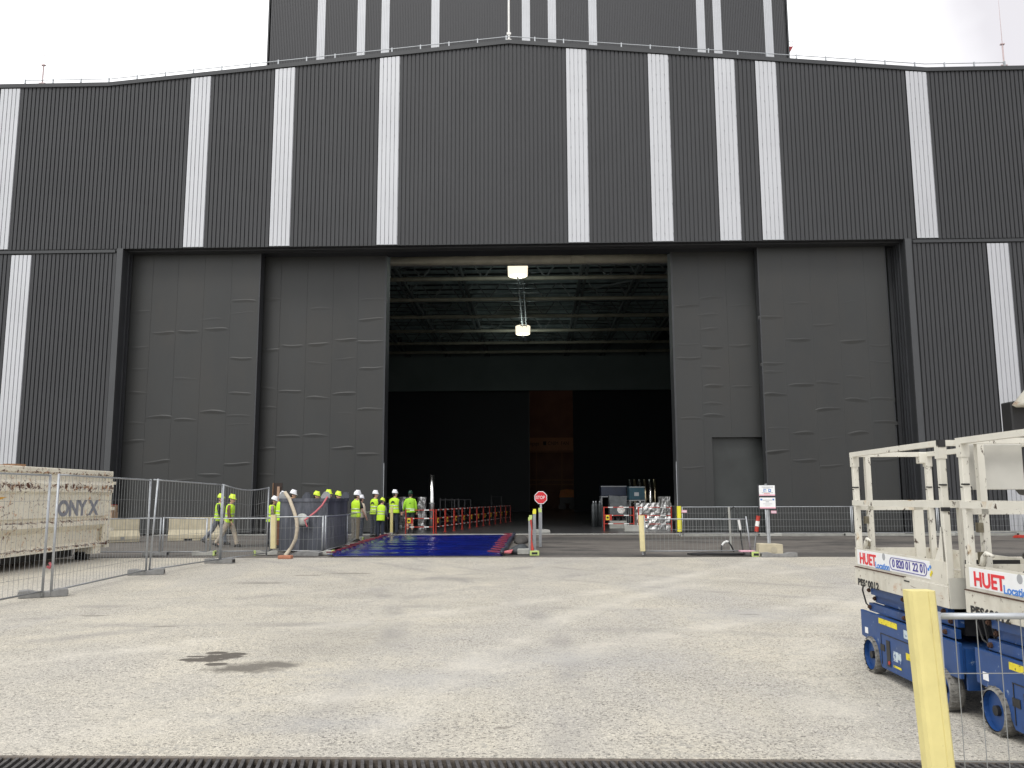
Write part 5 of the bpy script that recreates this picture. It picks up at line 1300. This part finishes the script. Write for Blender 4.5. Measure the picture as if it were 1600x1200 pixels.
    # banner & lettering (reads from far end toward the near end when seen from -x)
    def M_(yy, zz_, x=-.0): return Matrix.Translation((x, yy, zz_)) @ Matrix.Rotation(R(-90), 4, 'Z') @ Matrix.Rotation(R(90), 4, 'X')
    bn_ = MB().box(-.007, -.004, -1.52, -.02, .965, 1.105).build('banner', SIGNW, t)
    def TX(s_, px, py, px2, size, m, bold=0, sp=1, X=-.009, z=None):
        yy, zz_ = U_(px, py); y2, z2 = U_(px2, py); o = text(s_, size, m, t, Matrix.Identity(4), bold=bold, ext=.001, spacing=sp)
        xs_ = [v.co.x for v in o.data.vertices]; k = (yy-y2)/(max(xs_)-min(xs_))
        o.data.transform(M_(yy, zz_, X) @ Matrix.Diagonal((k, 1, 1, 1)) @ Matrix.Translation((-min(xs_), 0, 0))); o.data.transform(Matrix.Translation((0, 0, (z-zz_) if z else 0))); return o
    TX('HUET', 1345, 872.5, 1370, .14, TXTR, .004)
    TX('Location', 1369.5, 883, 1391, .08, TXTB, .0015)
    TX('0 820 01 22 01', 1396, 886, 1446, .095, TXTN, .0015, z=1.033)
    # oval round the number
    a = U_(1392, 881); b = U_(1449, 892)
    mb = MB(); zc_ = a[1]; hh = .05; y0, y1 = a[0]-.05, b[0]+.04; pts = []
    for k in range(9): th = math.pi/2+math.pi*k/8; pts.append((-.009, y0-math.cos(th)*hh, .0+math.sin(th)*hh))
    for k in range(9): th = -math.pi/2+math.pi*k/8; pts.append((-.009, y1-math.cos(th)*hh, .0+math.sin(th)*hh))
    zz_ = 1.033
    pts = [(x, y, z+zz_) for x, y, z in pts]; pts.append(pts[0])
    mb.tube(pts, .0035, 4, cap=False); mb.build('number_oval', TXTN, t)
    for dy, dz, m in ((0, .02, TXTB), (.03, 0, TXTB), (-.02, -.02, STICKY), (.0, -.04, STICKY)):
        a = U_(1455, 890); MB().tube([(-.009, a[0]+dy, a[1]+dz), (-.006, a[0]+dy, a[1]+dz)], .014, 10).build('logo_dot', m, t)
    a = U_(1382, 870); MB().tube([(-.0085, a[0], a[1]), (-.007, a[0], a[1])], .032, 16).build('grey_patch', GREYP, t)
    TX('PES60012', 1343, 909, 1375, .085, TXTK, .004, 1.1, -.0135)
    MB().box(-.016, -.012, U_(1424, 918)[0], U_(1416, 918)[0], .905, .915).build('slot', BLACKM, t)
    MB().prism([(N_+.02, 1.12), (N_+.2, 1.12), (N_+.12, 1.22), (N_+.07, 1.38), (N_+.04, 1.38)], 'x', .0, .012).build('gusset', LCREAM2, t)
    return t
l1 = lift()
# things on the near end of the farther lift
t = thing('grey_board', 'pale grey board hanging behind the nearer lift top rails', 'board', (3.2, 6.42, 0))
bevel(MB().box(0, .46, 0, .02, 1.66, 2.0).build('sheet', mat('board_grey', (.52, .51, .47), .6, 0, .08, 4), t), .006)
l2 = dup(l1, (LX+.03, LY-2.05, 0), R(1.0), 'nearer scissor lift with its cage cut by the right edge of the picture')
t = thing('hazard_panel', 'yellow and black striped panel between the two lift cages', 'hazard panel', (3.2, 6.46, 0))
MB().box(0, .4, 0, .015, .86, 1.14).build('plate', BLACKM, t)
MB().prism([(.02, 1.06), (.18, 1.06), (.3, .98), (.14, .98)], 'y', -.004, 0).prism([(.24, 1.06), (.38, 1.06), (.38, 1.0), (.33, 1.0)], 'y', -.004, 0).build('stripe', STICKY, t)
# black cables inside the nearer cage
mb = MB(); random.seed(5)
for k in range(9):
    r_ = random.uniform(.12, .22); cx_, cy_ = 3.45+random.uniform(-.03, .03), 5.75+random.uniform(-.05, .05)
    mb.tube([(cx_+r_*math.cos(a), cy_+r_*math.sin(a)*1.3, .92+.035*k+.03*math.sin(2*a+k)) for a in [2*math.pi*i/16 for i in range(17)]], .014, 6)
tag(mb.build('cable_coil', BLACKM, None, True), 'coil of black cable lying in the nearer lift cage', 'cable')
# boom lift jib at the right edge
JX = 6.3
t = thing('boom_lift', 'black and cream boom lift standing behind the scissor lifts at the right edge', 'boom lift', (7.0, 11.0, 0))
def J(px, py): q = at(px, py, 11.0)-Vector((7.0, 11.0, 0)); return (q.x, q.z)
mb = MB().prism([J(1571, 629), J(1584, 627), J(1600, 626), J(1700, 626), J(1700, 790), J(1600, 773), J(1582, 752), J(1577, 700)], 'y', -.12, .12); bevel(mb.build('jib_plate', BLACKM, t), .015)
c0 = at(1606, 612, 10.85)-Vector((7.0, 11.0, 0))
MB().tube([c0+Vector((0, -.1, .5)), c0+Vector((0, -.1, .05)), c0+Vector((0, -.1, -.17)), c0+Vector((0, -.1, -.2))], [.05, .06, .24, .2], 16).build('cream_cone', LCREAM, t, True)
MB().tube([(-.1, .15, 1.85), (.8, .4, 1.6), (1.9, 1.4, 1.15), (3.2, 2.8, 1.3)], .17, 4).build('boom_arm', LCREAM, t)
bevel(MB().box(1.6, 3.6, .5, 3.2, .5, 1.35).build('chassis', LBLUE, t), .05)
for x in (1.5, 3.6):
    for y in (1.0, 2.7): MB().tube([(x-.15, y, .42), (x+.15, y, .42)], .42, 20).build('wheel', TYRE, t)
c = at(1592, 833, 33); o = MB().prism([(-.1, 0), (.25, 0), (.25, .1), (0, .09)], 'y', 0, .3).build('red_bag', REDP); o.location = (c.x, 33, 0); tag(o, 'small red object on the ground far behind the nearer lift', 'bag')
